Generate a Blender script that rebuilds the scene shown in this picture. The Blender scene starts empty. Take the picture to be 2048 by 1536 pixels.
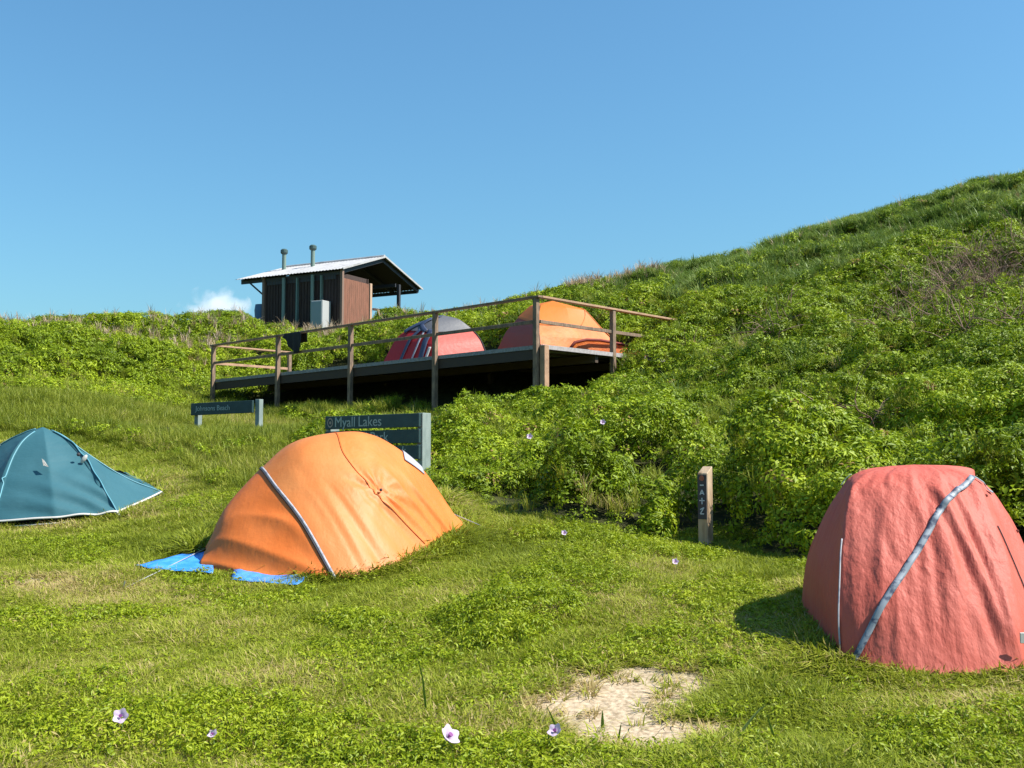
import bpy, bmesh, math, random
import numpy as np
from mathutils import Vector, Matrix, Quaternion
R = math.radians
scene = bpy.context.scene
col = scene.collection
random.seed(7)
rng = np.random.default_rng(11)

# ------------------------------------------------------------------ camera
F = 2162.0; EYE = 1.65
PITCH = math.atan((930 - 768) / F)
cam_d = bpy.data.cameras.new('camera'); cam = bpy.data.objects.new('camera', cam_d); col.objects.link(cam)
cam.location = (0, 0, EYE); cam.rotation_euler = (R(90) + PITCH, 0, 0)
cam_d.sensor_width = 36; cam_d.lens = 36 * F / 2048; cam_d.clip_end = 5000
scene.camera = cam
CP, SP = math.cos(PITCH), math.sin(PITCH)
def at(u, v, Y):
    """world point seen at photo pixel (u, v) at distance Y north of the camera"""
    a = (u - 1024) / F; b = (768 - v) / F
    y = CP - SP * b; z = SP + CP * b
    k = Y / y
    return Vector((a * k, Y, EYE + z * k))

# ------------------------------------------------------------------ sky, sun, exposure
SUN_EL = R(50); SUN_AZ = R(104)          # azimuth clockwise from +Y
w = bpy.data.worlds.new('World'); scene.world = w; w.use_nodes = True
nt = w.node_tree; nt.nodes.clear()
wo = nt.nodes.new('ShaderNodeOutputWorld'); bg = nt.nodes.new('ShaderNodeBackground')
sky = nt.nodes.new('ShaderNodeTexSky'); sky.sky_type = 'NISHITA'; sky.sun_disc = False
sky.sun_elevation = SUN_EL; sky.sun_rotation = SUN_AZ
sky.air_density = 1.4; sky.dust_density = 1.5; sky.ozone_density = 6.0; sky.altitude = 0
bg.inputs['Strength'].default_value = 0.092
hs = nt.nodes.new('ShaderNodeMix'); hs.data_type = 'RGBA'; hs.blend_type = 'MULTIPLY'; hs.inputs[0].default_value = 1; hs.inputs[7].default_value = (0.62, 0.93, 1, 1)
nt.links.new(sky.outputs[0], hs.inputs[6]); nt.links.new(hs.outputs[2], bg.inputs[0]); nt.links.new(bg.outputs[0], wo.inputs[0])
tosun = Vector((math.sin(SUN_AZ) * math.cos(SUN_EL), math.cos(SUN_AZ) * math.cos(SUN_EL), math.sin(SUN_EL)))
sd = bpy.data.lights.new('sun', 'SUN'); sd.energy = 5.0; sd.angle = R(0.5); sd.color = (1.0, 0.95, 0.86)
so = bpy.data.objects.new('sun', sd); col.objects.link(so); so.rotation_euler = tosun.to_track_quat('Z', 'Y').to_euler()
scene.view_settings.view_transform = 'Standard'; scene.view_settings.look = 'None'
scene.view_settings.exposure = 0.9; scene.view_settings.gamma = 1.0
scene.render.engine = 'CYCLES'
scene.cycles.max_bounces = 10; scene.cycles.diffuse_bounces = 4; scene.cycles.volume_bounces = 8; scene.cycles.transparent_max_bounces = 6

# ------------------------------------------------------------------ noise helpers
_perm = rng.random((256, 256))
def vnoise(x, y, s=1.0, ox=0.0):
    x = np.asarray(x, float) / s + ox + 500; y = np.asarray(y, float) / s + ox * 1.7 + 500
    xi = np.floor(x).astype(int); yi = np.floor(y).astype(int); fx = x - xi; fy = y - yi
    fx = fx * fx * (3 - 2 * fx); fy = fy * fy * (3 - 2 * fy)
    g = lambda a, b: _perm[a % 256, b % 256]
    return (g(xi, yi) * (1 - fx) + g(xi + 1, yi) * fx) * (1 - fy) + (g(xi, yi + 1) * (1 - fx) + g(xi + 1, yi + 1) * fx) * fy
def fbm(x, y, s=1.0, ox=0.0, o=3):
    t = 0; a = 1; n = 0
    for i in range(o):
        t = t + a * vnoise(x, y, s / 2 ** i, ox + 13 * i); n += a; a *= 0.5
    return t / n
def sstep(a, b, x):
    t = np.clip((np.asarray(x, float) - a) / (b - a), 0, 1); return t * t * (3 - 2 * t)

# ------------------------------------------------------------------ materials
def mat(name, color, rough=0.7, trans=0.0, noise=None, bump=None, spec=0.5, metallic=0.0, alpha=None):
    """noise=(scale, colour2, contrast lo, hi, stretch vector) ; bump=(scale, strength, distance, stretch)"""
    m = bpy.data.materials.new(name); m.use_nodes = True; t = m.node_tree; N = t.nodes; L = t.links
    p = N['Principled BSDF']; out = N['Material Output']
    p.inputs['Base Color'].default_value = (*color, 1); p.inputs['Roughness'].default_value = rough
    p.inputs['Specular IOR Level'].default_value = spec; p.inputs['Metallic'].default_value = metallic
    tc = N.new('ShaderNodeTexCoord'); csock = None
    def coords(st):
        mp = N.new('ShaderNodeMapping'); mp.inputs['Scale'].default_value = st
        L.new(tc.outputs['Object'], mp.inputs[0]); return mp.outputs[0]
    if noise:
        prev = None
        for (sc, c2, lo, hi, st) in (noise if isinstance(noise, list) else [noise]):
            n = N.new('ShaderNodeTexNoise'); n.inputs['Scale'].default_value = sc; n.inputs['Detail'].default_value = 5
            L.new(coords(st), n.inputs['Vector'])
            mr = N.new('ShaderNodeMapRange'); mr.inputs[1].default_value = lo; mr.inputs[2].default_value = hi
            L.new(n.outputs[0], mr.inputs[0])
            mx = N.new('ShaderNodeMix'); mx.data_type = 'RGBA'
            L.new(mr.outputs[0], mx.inputs[0])
            if prev: L.new(prev, mx.inputs[6])
            else: mx.inputs[6].default_value = (*color, 1)
            mx.inputs[7].default_value = (*c2, 1); prev = mx.outputs[2]
        csock = prev; L.new(csock, p.inputs['Base Color'])
    if bump:
        prevn = None
        for (sc, stg, dist, st) in (bump if isinstance(bump, list) else [bump]):
            n = N.new('ShaderNodeTexNoise'); n.inputs['Scale'].default_value = sc; n.inputs['Detail'].default_value = 4
            L.new(coords(st), n.inputs['Vector'])
            b = N.new('ShaderNodeBump'); b.inputs['Strength'].default_value = stg; b.inputs['Distance'].default_value = dist
            L.new(n.outputs[0], b.inputs['Height'])
            if prevn: L.new(prevn, b.inputs['Normal'])
            prevn = b.outputs[0]
        L.new(prevn, p.inputs['Normal'])
    if trans:
        tr = N.new('ShaderNodeBsdfTranslucent'); ms = N.new('ShaderNodeMixShader'); ms.inputs[0].default_value = trans
        tr.inputs[0].default_value = (*color, 1)
        if csock: L.new(csock, tr.inputs[0])
        if bump: L.new(prevn, tr.inputs['Normal'])
        L.new(p.outputs[0], ms.inputs[1]); L.new(tr.outputs[0], ms.inputs[2]); L.new(ms.outputs[0], out.inputs[0])
    return m

def leaf_mat(name, c_lo, c_mid, c_hi, dead, trans=0.35, rough=0.5, patch=2.0, dead_at=0.93):
    m = bpy.data.materials.new(name); m.use_nodes = True; t = m.node_tree; N = t.nodes; L = t.links
    p = N['Principled BSDF']; out = N['Material Output']
    p.inputs['Roughness'].default_value = rough; p.inputs['Specular IOR Level'].default_value = 0.22
    a = N.new('ShaderNodeAttribute'); a.attribute_type = 'INSTANCER'; a.attribute_name = 'tint'
    lv = N.new('ShaderNodeAttribute'); lv.attribute_type = 'GEOMETRY'; lv.attribute_name = 'leafv'
    add = N.new('ShaderNodeMath'); add.operation = 'MULTIPLY_ADD'; add.inputs[1].default_value = 0.4; L.new(lv.outputs['Fac'], add.inputs[0])
    sc = N.new('ShaderNodeMath'); sc.operation = 'MULTIPLY'; sc.inputs[1].default_value = 0.6
    L.new(a.outputs['Fac'], sc.inputs[0]); L.new(sc.outputs[0], add.inputs[2])
    cr = N.new('ShaderNodeValToRGB'); e = cr.color_ramp.elements
    e[0].position = 0.08; e[0].color = (*c_lo, 1); e[1].position = 0.5; e[1].color = (*c_mid, 1)
    x = e.new(0.8); x.color = (*c_hi, 1); x = e.new(dead_at - 0.02); x.color = (*c_hi, 1); x = e.new(dead_at); x.color = (*dead, 1)
    L.new(add.outputs[0], cr.inputs[0]); L.new(cr.outputs[0], p.inputs['Base Color'])
    tr = N.new('ShaderNodeBsdfTranslucent'); ms = N.new('ShaderNodeMixShader'); ms.inputs[0].default_value = trans
    L.new(cr.outputs[0], tr.inputs[0])
    L.new(p.outputs[0], ms.inputs[1]); L.new(tr.outputs[0], ms.inputs[2]); L.new(ms.outputs[0], out.inputs[0])
    return m

# ------------------------------------------------------------------ object helpers
def tag(o, label=None, cat=None, group=None, kind=None):
    if label: o['label'] = label
    if cat: o['category'] = cat
    if group: o['group'] = group
    if kind: o['kind'] = kind
    return o
def empty(name, loc, label, cat, group=None, rz=0):
    o = bpy.data.objects.new(name, None); col.objects.link(o); o.location = loc; o.rotation_euler = (0, 0, rz)
    o.empty_display_size = 0.1
    return tag(o, label, cat, group)
def link(name, me, m, parent=None, smooth=False, loc=None):
    """me is in world coordinates; if there is a parent (at the thing's base) it is moved into its frame"""
    o = bpy.data.objects.new(name, me); col.objects.link(o)
    if m: me.materials.append(m)
    if smooth:
        for p in me.polygons: p.use_smooth = True
    if parent:
        o.parent = parent
        chain = [parent]
        while chain[-1].parent: chain.append(chain[-1].parent)
        M = Matrix.Identity(4)
        for c in reversed(chain): M = M @ (Matrix.Translation(c.location) @ c.rotation_euler.to_matrix().to_4x4())
        me.transform(M.inverted())
    elif loc is not None:
        me.transform(Matrix.Translation(-Vector(loc))); o.location = loc
    return o
def build(name, bm, m, parent=None, smooth=False, loc=None):
    me = bpy.data.meshes.new(name); bmesh.ops.recalc_face_normals(bm, faces=bm.faces[:]); bm.to_mesh(me); bm.free()
    return link(name, me, m, parent, smooth, loc)
def add_beam(bm, p0, p1, wd, ht, up=Vector((0, 0, 1)), bev=0.0):
    """box from p0 to p1, section wd (sideways) x ht (along up), centred on the line"""
    p0 = Vector(p0); p1 = Vector(p1); d = (p1 - p0); ln = d.length; d.normalize()
    s = d.cross(up)
    if s.length < 1e-5: s = d.cross(Vector((0, 1, 0)))
    s.normalize(); u = s.cross(d).normalized()
    M = Matrix((( s.x, d.x, u.x, 0), (s.y, d.y, u.y, 0), (s.z, d.z, u.z, 0), (0, 0, 0, 1)))
    M.translation = (p0 + p1) / 2
    r = bmesh.ops.create_cube(bm, size=1, matrix=M @ Matrix.Diagonal((wd, ln, ht, 1)))
    if bev:
        es = {e for v in r['verts'] for e in v.link_edges}
        bmesh.ops.bevel(bm, geom=list(es), offset=bev, segments=1, affect='EDGES')
def add_tube(bm, pts, r, n=8, cap=True, r1=None):
    pts = [Vector(p) for p in pts]; rings = []
    for i, p in enumerate(pts):
        d = (pts[min(i + 1, len(pts) - 1)] - pts[max(i - 1, 0)]).normalized()
        a = d.cross(Vector((0, 0, 1)))
        if a.length < 1e-3: a = d.cross(Vector((0, 1, 0)))
        a.normalize(); b = d.cross(a)
        rr = r if r1 is None else r + (r1 - r) * i / (len(pts) - 1)
        rings.append([bm.verts.new(p + (a * math.cos(2 * math.pi * k / n) + b * math.sin(2 * math.pi * k / n)) * rr) for k in range(n)])
    for i in range(len(rings) - 1):
        for k in range(n):
            bm.faces.new((rings[i][k], rings[i][(k + 1) % n], rings[i + 1][(k + 1) % n], rings[i + 1][k]))
    if cap: bm.faces.new(rings[0][::-1]); bm.faces.new(rings[-1])
def text_mesh(s, size, extrude=0.003):
    c = bpy.data.curves.new('txt', 'FONT'); c.body = s; c.size = size; c.extrude = extrude
    o = bpy.data.objects.new('txt', c); col.objects.link(o)
    dg = bpy.context.evaluated_depsgraph_get(); dg.update()
    me = bpy.data.meshes.new_from_object(o.evaluated_get(dg)); bpy.data.objects.remove(o); bpy.data.curves.remove(c)
    me.materials.clear()
    return me

# ------------------------------------------------------------------ terrain
CTRL = [  # photo pixel of the bare ground, distance
 (0,1536,5.0),(500,1536,5.0),(1024,1536,5.0),(1500,1536,5.0),(2048,1536,5.0),(2500,1500,5.3),(-500,1500,5.3),
 (-300,1100,9.2),(0,1150,8.6),(0,1055,11.3),(300,1015,12.3),(-500,1000,12.5),(400,1150,9.1),(672,1142,9.0),(930,1072,10.6),
 (1200,1250,7.4),(1690,1318,6.35),(2045,1338,6.2),(1604,1215,7.5),(2200,1250,7.3),(1300,1130,9.2),
 (0,885,15.5),(-400,890,15.5),(390,855,19.0),(510,852,18.6),(0,800,20.5),(200,800,21.5),(-500,800,21.0),
 (0,775,24.0),(350,900,14.8),(480,975,12.0),(700,1000,11.2),(855,950,12.5),
 (430,800,30.2),(560,812,27.0),(707,814,24.5),(877,812,22.6),(1080,845,21.4),
 (1035,1015,10.6),(1412,1108,10.3),(1600,1130,9.3),(2048,1160,8.4),(2400,1170,8.0),
 (1100,930,13.5),(1412,930,12.8),(1412,812,16.5),(1412,722,21.0),(1380,672,25.0),(1215,775,22.9),(1290,722,23.7),(1400,525,35.0),(1500,505,34),
 (2048,930,11.2),(2048,735,16.5),(2048,525,25.0),(2048,372,33.5),(1700,1000,11.0),(1700,800,16.5),(1700,630,23.5),(1700,460,34.0),
 (2500,600,17.0),(2500,330,28),(2500,250,36),
 (0,668,34.5),(200,668,35.0),(480,668,36.5),(700,662,38.0),(900,650,38.0),(1130,606,37.0),(1230,582,36.5),(1320,560,35.5),(-500,670,34.0),(-500,730,27.0),
 (600,735,33.0),(850,700,30.5),(1000,690,28.0),(200,725,29.0),
]
CTRL += [(1080,888,18.5),(1080,930,15.0),(877,885,19),(877,905,15.5),(707,862,19.5),(760,930,14.0),(560,855,22),(960,960,12.6),(1230,850,19.5),(1230,930,14)]
_cp = [at(*c) for c in CTRL]
for _c, _p in zip(CTRL, _cp):
    if _c[2] >= 20 and _c[:2] != (1380,672) and _c not in ((0,800,20.5),(200,800,21.5),(-500,800,21.0)): _p.z -= 0.33 + (0.28 if _c[0] > 1380 and _c[2] > 30 else 0)
    elif _c[0] >= 1100 and _c[2] > 10.9: _p.z -= 0.15
CX = [p.x for p in _cp]; CY = [p.y for p in _cp]; CZ = [p.z for p in _cp]
for (x, y, z) in [(-40,46,6.1),(-20,46,6.2),(-8,47,6.6),(0,46,7.5),(8,46,9.3),(18,46,12.2),(30,44,14.5),(40,40,15.5),
                  (-45,62,5.5),(-20,62,5.8),(0,64,7.5),(20,62,12.0),(45,60,16.0),(-4,-8,-0.2),(6,-8,-0.2),(20,-8,0.6),(-20,-8,-0.3),
                  (-14,4,0.1),(14,4,0.6),(-25,15,1.2),(-35,28,3.0),(26,14,5.5),(30,25,9.5),(0,1,0.02),(-6.0,42,6.75),(-9,44,6.7),(-3.5,43,6.85)]:
    CX.append(x); CY.append(y); CZ.append(z)
CX, CY, CZ = map(np.array, (CX, CY, CZ))
def _tps():
    n = len(CX); r2 = (CX[:, None] - CX) ** 2 + (CY[:, None] - CY) ** 2
    K = 0.5 * r2 * np.log(r2 + 1e-9) + np.eye(n) * 2.5
    P = np.c_[np.ones(n), CX, CY]
    A = np.zeros((n + 3, n + 3)); A[:n, :n] = K; A[:n, n:] = P; A[n:, :n] = P.T
    return np.linalg.solve(A, np.r_[CZ, np.zeros(3)])
_W = _tps()
def H(x, y, micro=True):
    x = np.atleast_1d(np.asarray(x, float)); y = np.atleast_1d(np.asarray(y, float)); out = np.empty(x.shape)
    xf, yf, of = x.ravel(), y.ravel(), out.ravel()
    qx = np.clip(xf, -48, 48); qy = np.clip(yf, -12, 66)
    for i in range(0, len(xf), 20000):
        s = slice(i, i + 20000)
        r2 = (qx[s, None] - CX) ** 2 + (qy[s, None] - CY) ** 2
        of[s] = (0.5 * r2 * np.log(r2 + 1e-9)) @ _W[:-3] + _W[-3] + _W[-2] * qx[s] + _W[-1] * qy[s]
    far = sstep(0, 120, np.hypot(xf - qx, yf - qy)); of[:] = of * (1 - far) + (-2.0) * far
    if micro:
        of += (fbm(xf, yf, 0.9, 3.1) - 0.5) * 0.06 * sstep(3, 6, np.hypot(xf, yf)) + (fbm(xf, yf, 3.0, 7.7, 2) - 0.5) * 0.10
    return of.reshape(x.shape)
def h1(x, y): return float(H([x], [y])[0])

def poly(pts): return np.array([(p.x, p.y) for p in (at(*q) for q in pts)])
def sdist(P, x, y):
    """signed distance, positive inside"""
    x = np.asarray(x, float); y = np.asarray(y, float); d = np.full(x.shape, 1e9); ins = np.zeros(x.shape, bool)
    n = len(P)
    for i in range(n):
        ax, ay = P[i]; bx, by = P[(i + 1) % n]
        t = np.clip(((x - ax) * (bx - ax) + (y - ay) * (by - ay)) / ((bx - ax) ** 2 + (by - ay) ** 2 + 1e-12), 0, 1)
        d = np.minimum(d, np.hypot(x - ax - t * (bx - ax), y - ay - t * (by - ay)))
        c = ((ay > y) != (by > y)) & (x < (bx - ax) * (y - ay) / (by - ay + 1e-12) + ax)
        ins ^= c
    return np.where(ins, d, -d)
LAWN = np.vstack([poly([(-900,880,15.5),(0,875,15.8),(200,880,15.5),(330,905,14.4),(400,960,12.6),(480,985,11.9),(700,1000,11.3),(900,990,11.4),
        (1010,1010,10.8),(1150,1035,10.4),(1300,1075,10.2),(1345,1090,10.25),(1370,1080,10.75),(1440,1085,10.75),(1470,1110,10.1),(1540,1130,9.7),(1600,1140,9.3),(1800,1150,8.9),(2048,1160,8.5),(2700,1180,8.0)]),
        np.array([(14, 2), (14, -14), (-30, -14), (-30, 14)])])
LONG = np.vstack([poly([(-900,780,22.5),(0,785,22.5),(200,780,23),(400,800,28),(560,812,26.2),(690,822,23),(640,900,16),(640,1000,11.6),(480,985,11.9),
        (400,960,12.6),(330,905,14.4),(200,880,15.5),(0,875,15.8),(-900,880,15.5)])])
# deck frame (shared with the vegetation)
DC = at(1080, 690, 21.4)                        # near right corner, deck surface edge
D1 = Vector((-0.7094, 0.7048, 0)); D2 = Vector((0.7048, 0.7094, 0))
DL, DW = 12.45, 5.0
def deck_uv(x, y):
    dx = np.asarray(x) - DC.x; dy = np.asarray(y) - DC.y
    return dx * D1.x + dy * D1.y, dx * D2.x + dy * D2.y
# hut frame
HC = at(683, 640, 40.0); HC.z = 0
HU = Vector((-0.883, 0.4695, 0)); HV = Vector((0.4695, 0.883, 0))
def hut_uv(x, y):
    dx = np.asarray(x) - HC.x; dy = np.asarray(y) - HC.y
    return dx * HU.x + dy * HU.y, dx * HV.x + dy * HV.y

_s1 = at(800, 945, 12.2); _s2 = at(450, 850, 18.0); SIGN = ((_s1.x, _s1.y), (_s2.x, _s2.y))
def holes(x, y): return sstep(0.62, 0.73, fbm(x, y, 1.7, 141.0, 3))
def veg_height(x, y):
    """height of the scrub canopy above the soil"""
    d = -sdist(LAWN, x, y)
    b = fbm(x, y, 1.5, 21.0, 3); b2 = fbm(x, y, 4.5, 5.0, 2)
    h = 0.30 + 0.62 * sstep(0.30, 0.72, b) + 0.25 * (b2 - 0.4)
    low = sstep(0.0, 0.45, d); foot = sstep(1.0, 1.7, x) * sstep(4.6, 3.8, x) * sstep(12.5, 11.0, y); low = np.maximum(low, foot * sstep(0.0, 0.18, d)); h = h + foot * 0.28 * sstep(1.6, 0.8, d)
    right = sstep(-1.0, 1.5, x) * sstep(14, 10, y)
    h = h * low * (1 + 0.10 * right)
    inl = sstep(-0.3, 0.6, sdist(LONG, x, y)); h = h * (1 - 0.75 * inl)
    u, v = deck_uv(x, y)
    ins = sstep(-0.1, 0.4, u) * sstep(DL + 0.3, DL - 0.2, u) * sstep(-0.15, 0.5, v) * sstep(DW + 0.4, DW - 0.2, v)
    h = h * (1 - ins)
    front = np.maximum(sstep(-10.5, -6.0, v) * sstep(0.5, -0.2, v) * sstep(-1.8, -0.3, u) * sstep(DL + 1, DL, u), sstep(-3.2, -1.4, u) * sstep(0.3, 0.0, u) * sstep(-2.5, -1, v) * sstep(2.1, 1.4, v))
    h = h * (1 - 0.62 * front)
    sx_, sy_ = SIGN; h = h * (1 - 0.72 * sstep(1.9, 0.9, np.hypot((x - sx_[0]) / 1.3, (y - sx_[1]) / 1.0)))
    h = h * (1 - 0.6 * sstep(1.9, 0.9, np.hypot((x - sy_[0]) / 1.0, (y - sy_[1]) / 1.2)))
    p, q = hut_uv(x, y)
    ih = sstep(-0.7, -0.2, p) * sstep(6.0, 5.2, p) * sstep(-0.6, -0.1, q) * sstep(6.5, 6, q)
    return h * (1 - ih) * (1 - 0.7 * holes(x, y))

def make_ground():
    def axis(lo, hi, fine_lo, fine_hi, st):
        a = list(np.arange(fine_lo, fine_hi + 1e-6, st)); s = st; v = fine_hi
        while v < hi: s *= 1.35; v += s; a.append(v)
        s = st; v = fine_lo
        while v > lo: s *= 1.35; v -= s; a.insert(0, v)
        return np.array(a)
    xs = axis(-900, 900, -26, 26, 0.22); ys = axis(-300, 1500, 2, 50, 0.22)
    X, Y = np.meshgrid(xs, ys); Z = H(X, Y)
    nx, ny = len(xs), len(ys)
    verts = np.c_[X.ravel(), Y.ravel(), Z.ravel()]
    i = np.arange(nx - 1)[None, :] + nx * np.arange(ny - 1)[:, None]; i = i.ravel()
    faces = np.c_[i, i + 1, i + nx + 1, i + nx]
    me = bpy.data.meshes.new('ground'); me.from_pydata(verts.tolist(), [], faces.tolist())
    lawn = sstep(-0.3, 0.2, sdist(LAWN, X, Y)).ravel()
    a = me.attributes.new('lawn', 'FLOAT', 'POINT'); a.data.foreach_set('value', lawn.astype(np.float32))
    sd_ = sand_mask(X, Y).ravel()
    a = me.attributes.new('sand', 'FLOAT', 'POINT'); a.data.foreach_set('value', sd_.astype(np.float32))
    m = bpy.data.materials.new('soil and turf'); m.use_nodes = True; t = m.node_tree; N = t.nodes; L = t.links
    p = N['Principled BSDF']; p.inputs['Roughness'].default_value = 0.95; p.inputs['Specular IOR Level'].default_value = 0.15
    tc = N.new('ShaderNodeTexCoord')
    def nz(s, det=5):
        n = N.new('ShaderNodeTexNoise'); n.inputs['Scale'].default_value = s; n.inputs['Detail'].default_value = det
        L.new(tc.outputs['Object'], n.inputs['Vector']); return n.outputs[0]
    def ramp(src, lo, hi, c1, c2):
        r = N.new('ShaderNodeValToRGB'); r.color_ramp.elements[0].position = lo; r.color_ramp.elements[1].position = hi
        r.color_ramp.elements[0].color = (*c1, 1); r.color_ramp.elements[1].color = (*c2, 1); L.new(src, r.inputs[0]); return r.outputs[0]
    def mix(f, a_, b_):
        x = N.new('ShaderNodeMix'); x.data_type = 'RGBA'; L.new(f, x.inputs[0]); L.new(a_, x.inputs[6]); L.new(b_, x.inputs[7]); return x.outputs[2]
    def attr(n_):
        x = N.new('ShaderNodeAttribute'); x.attribute_name = n_; return x.outputs['Fac']
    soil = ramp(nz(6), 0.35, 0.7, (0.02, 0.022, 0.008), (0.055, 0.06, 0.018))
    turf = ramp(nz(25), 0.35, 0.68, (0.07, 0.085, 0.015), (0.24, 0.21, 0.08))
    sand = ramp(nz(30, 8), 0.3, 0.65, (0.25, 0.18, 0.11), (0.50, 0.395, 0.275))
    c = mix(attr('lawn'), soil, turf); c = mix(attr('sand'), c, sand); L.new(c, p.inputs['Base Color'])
    b = N.new('ShaderNodeBump'); b.inputs['Strength'].default_value = 0.8; b.inputs['Distance'].default_value = 0.02
    L.new(nz(22, 6), b.inputs['Height']); L.new(b.outputs[0], p.inputs['Normal'])
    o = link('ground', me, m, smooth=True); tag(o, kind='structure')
    return o
SAND = [(at(1215, 1395, 6.0), 0.50, 0.50), (at(1310, 1465, 5.45), 0.42, 0.22), (at(1125, 1405, 5.9), 0.34, 0.24), (at(1340, 1400, 5.95), 0.3, 0.25)]
SAND2 = [(at(160, 1062, 11.0), 0.75, 0.16), (at(60, 1068, 10.8), 0.6, 0.12), (at(280, 1052, 11.1), 0.4, 0.14), (at(60, 1170, 8.6), 0.5, 0.3),
         (at(700, 965, 13), 0.3, 0.2)]
def sand_mask(X, Y):
    m = np.zeros(np.shape(X)); n = (fbm(X, Y, 0.35, 9.0, 3) - 0.5) * 1.5
    for c, rx, ry in SAND:
        m = np.maximum(m, sstep(1.4, 0.8, np.hypot((X - c.x) / rx, (Y - c.y) / ry) + n))
    for c, rx, ry in SAND2:
        m = np.maximum(m, 0.65 * sstep(1.25, 0.4, np.hypot((X - c.x) / rx, (Y - c.y) / ry) + n * 1.3))
    return m
ground = make_ground()

# ------------------------------------------------------------------ surfaces of cloth
def cr(p0, p1, p2, p3, t):
    return 0.5 * ((2 * p1) + (-p0 + p2) * t + (2 * p0 - 5 * p1 + 4 * p2 - p3) * t * t + (-p0 + 3 * p1 - 3 * p2 + p3) * t ** 3)
class Cloth:
    """tensor spline through net[i][j]; i runs round or along, j runs up. lin_i: straight between columns"""
    def __init__(s, net, closed_i=False, lin_i=0.0, lin_j=0.0):
        s.lj = lin_j
        s.n = np.array([[tuple(q) for q in r] for r in net], float); s.c = closed_i; s.l = lin_i
        s.I = s.n.shape[0] - (0 if closed_i else 1); s.J = s.n.shape[1] - 1
    def row(s, i, b):
        j = min(int(b * s.J), s.J - 1); t = b * s.J - j; g = lambda k: s.n[i][max(0, min(s.J, k))]
        a0 = g(j - 1) if j > 0 else 2 * g(0) - g(1); a3 = g(j + 2) if j + 2 <= s.J else 2 * g(s.J) - g(s.J - 1)
        return cr(a0, g(j), g(j + 1), a3, t) * (1 - s.lj) + (g(j) * (1 - t) + g(j + 1) * t) * s.lj
    def p(s, a, b):
        if s.c: a = a % 1.0
        i = min(int(a * s.I), s.I - 1); t = a * s.I - i; n = s.n.shape[0]
        g = (lambda k: s.row(k % n, b)) if s.c else (lambda k: s.row(max(0, min(n - 1, k)), b))
        p1, p2 = g(i), g(i + 1)
        q = cr(g(i - 1) if (s.c or i > 0) else 2 * p1 - p2, p1, p2, g(i + 2) if (s.c or i + 2 < n) else 2 * p2 - p1, t)
        return q * (1 - s.l) + (p1 * (1 - t) + p2 * t) * s.l
    def nrm(s, a, b, e=0.01, cen=None):
        if s.c: b = min(b, 0.96)
        a0, a1 = (a - e, a + e) if s.c else (max(a - e, 0), min(a + e, 1)); b0, b1 = max(b - e, 0), min(b + e, 1)
        v = np.cross(s.p(a1, b) - s.p(a0, b), s.p(a, b1) - s.p(a, b0)); l = np.linalg.norm(v)
        v = v / l if l > 1e-12 else np.array([0, 0, 1.0])
        if cen is not None and np.dot(v, s.p(a, b) - cen) < 0: v = -v
        return v
def cloth_mesh(name, S, na, nb, cen, disp=None, a0=0, a1=1, b0=0, b1=1, off=0.0, thick=0.004, m=None, parent=None, smooth=True):
    cen = np.array(cen); bm = bmesh.new(); V = []
    wrap = S.c and a0 == 0 and a1 == 1
    for i in range(na + (0 if wrap else 1)):
        r = []
        for j in range(nb + 1):
            a = a0 + (a1 - a0) * i / na; b = b0 + (b1 - b0) * j / nb
            p = S.p(a, b); n = S.nrm(a, b, cen=cen)
            d = off + (disp(a, b, p) if disp else 0)
            r.append(bm.verts.new(p + n * d))
        V.append(r)
    for i in range(na if wrap else na):
        for j in range(nb):
            q = (V[i][j], V[(i + 1) % len(V)][j], V[(i + 1) % len(V)][j + 1], V[i][j + 1])
            try: bm.faces.new(q)
            except ValueError: pass
    bmesh.ops.remove_doubles(bm, verts=bm.verts[:], dist=0.0005)
    if thick: bmesh.ops.recalc_face_normals(bm, faces=bm.faces[:]); bmesh.ops.solidify(bm, geom=bm.faces[:], thickness=thick)
    return build(name, bm, m, parent, smooth=smooth)
def ribbon(name, S, path, width, cen, off=0.008, m=None, parent=None, n=50, disp=None, thick=0.003):
    """strap lying on the cloth along path [(a, b), ...]"""
    cen = np.array(cen); bm = bmesh.new(); pts = []; ns = []
    L_ = len(path) - 1
    for k in range(n + 1):
        t = k / n * L_; i = min(int(t), L_ - 1); f = t - i
        a = path[i][0] * (1 - f) + path[i + 1][0] * f; b = path[i][1] * (1 - f) + path[i + 1][1] * f
        nn = S.nrm(a, b, cen=cen); pts.append(S.p(a, b) + nn * (off + (disp(a, b, S.p(a, b)) if disp else 0))); ns.append(nn)
    prev = None
    for k in range(n + 1):
        d = pts[min(k + 1, n)] - pts[max(k - 1, 0)]; sv = np.cross(d, ns[k]); sv /= (np.linalg.norm(sv) + 1e-9)
        r = [bm.verts.new(pts[k] + sv * width / 2 * q + ns[k] * (thick if abs(q) < 0.5 else 0)) for q in (-1, -0.3, 0.3, 1)]
        if prev:
            for q in range(3): bm.faces.new((prev[q], prev[q + 1], r[q + 1], r[q]))
        prev = r
    bmesh.ops.recalc_face_normals(bm, faces=bm.faces[:])
    bmesh.ops.solidify(bm, geom=bm.faces[:], thickness=0.002)
    return build(name, bm, m, parent, smooth=True)
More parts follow.
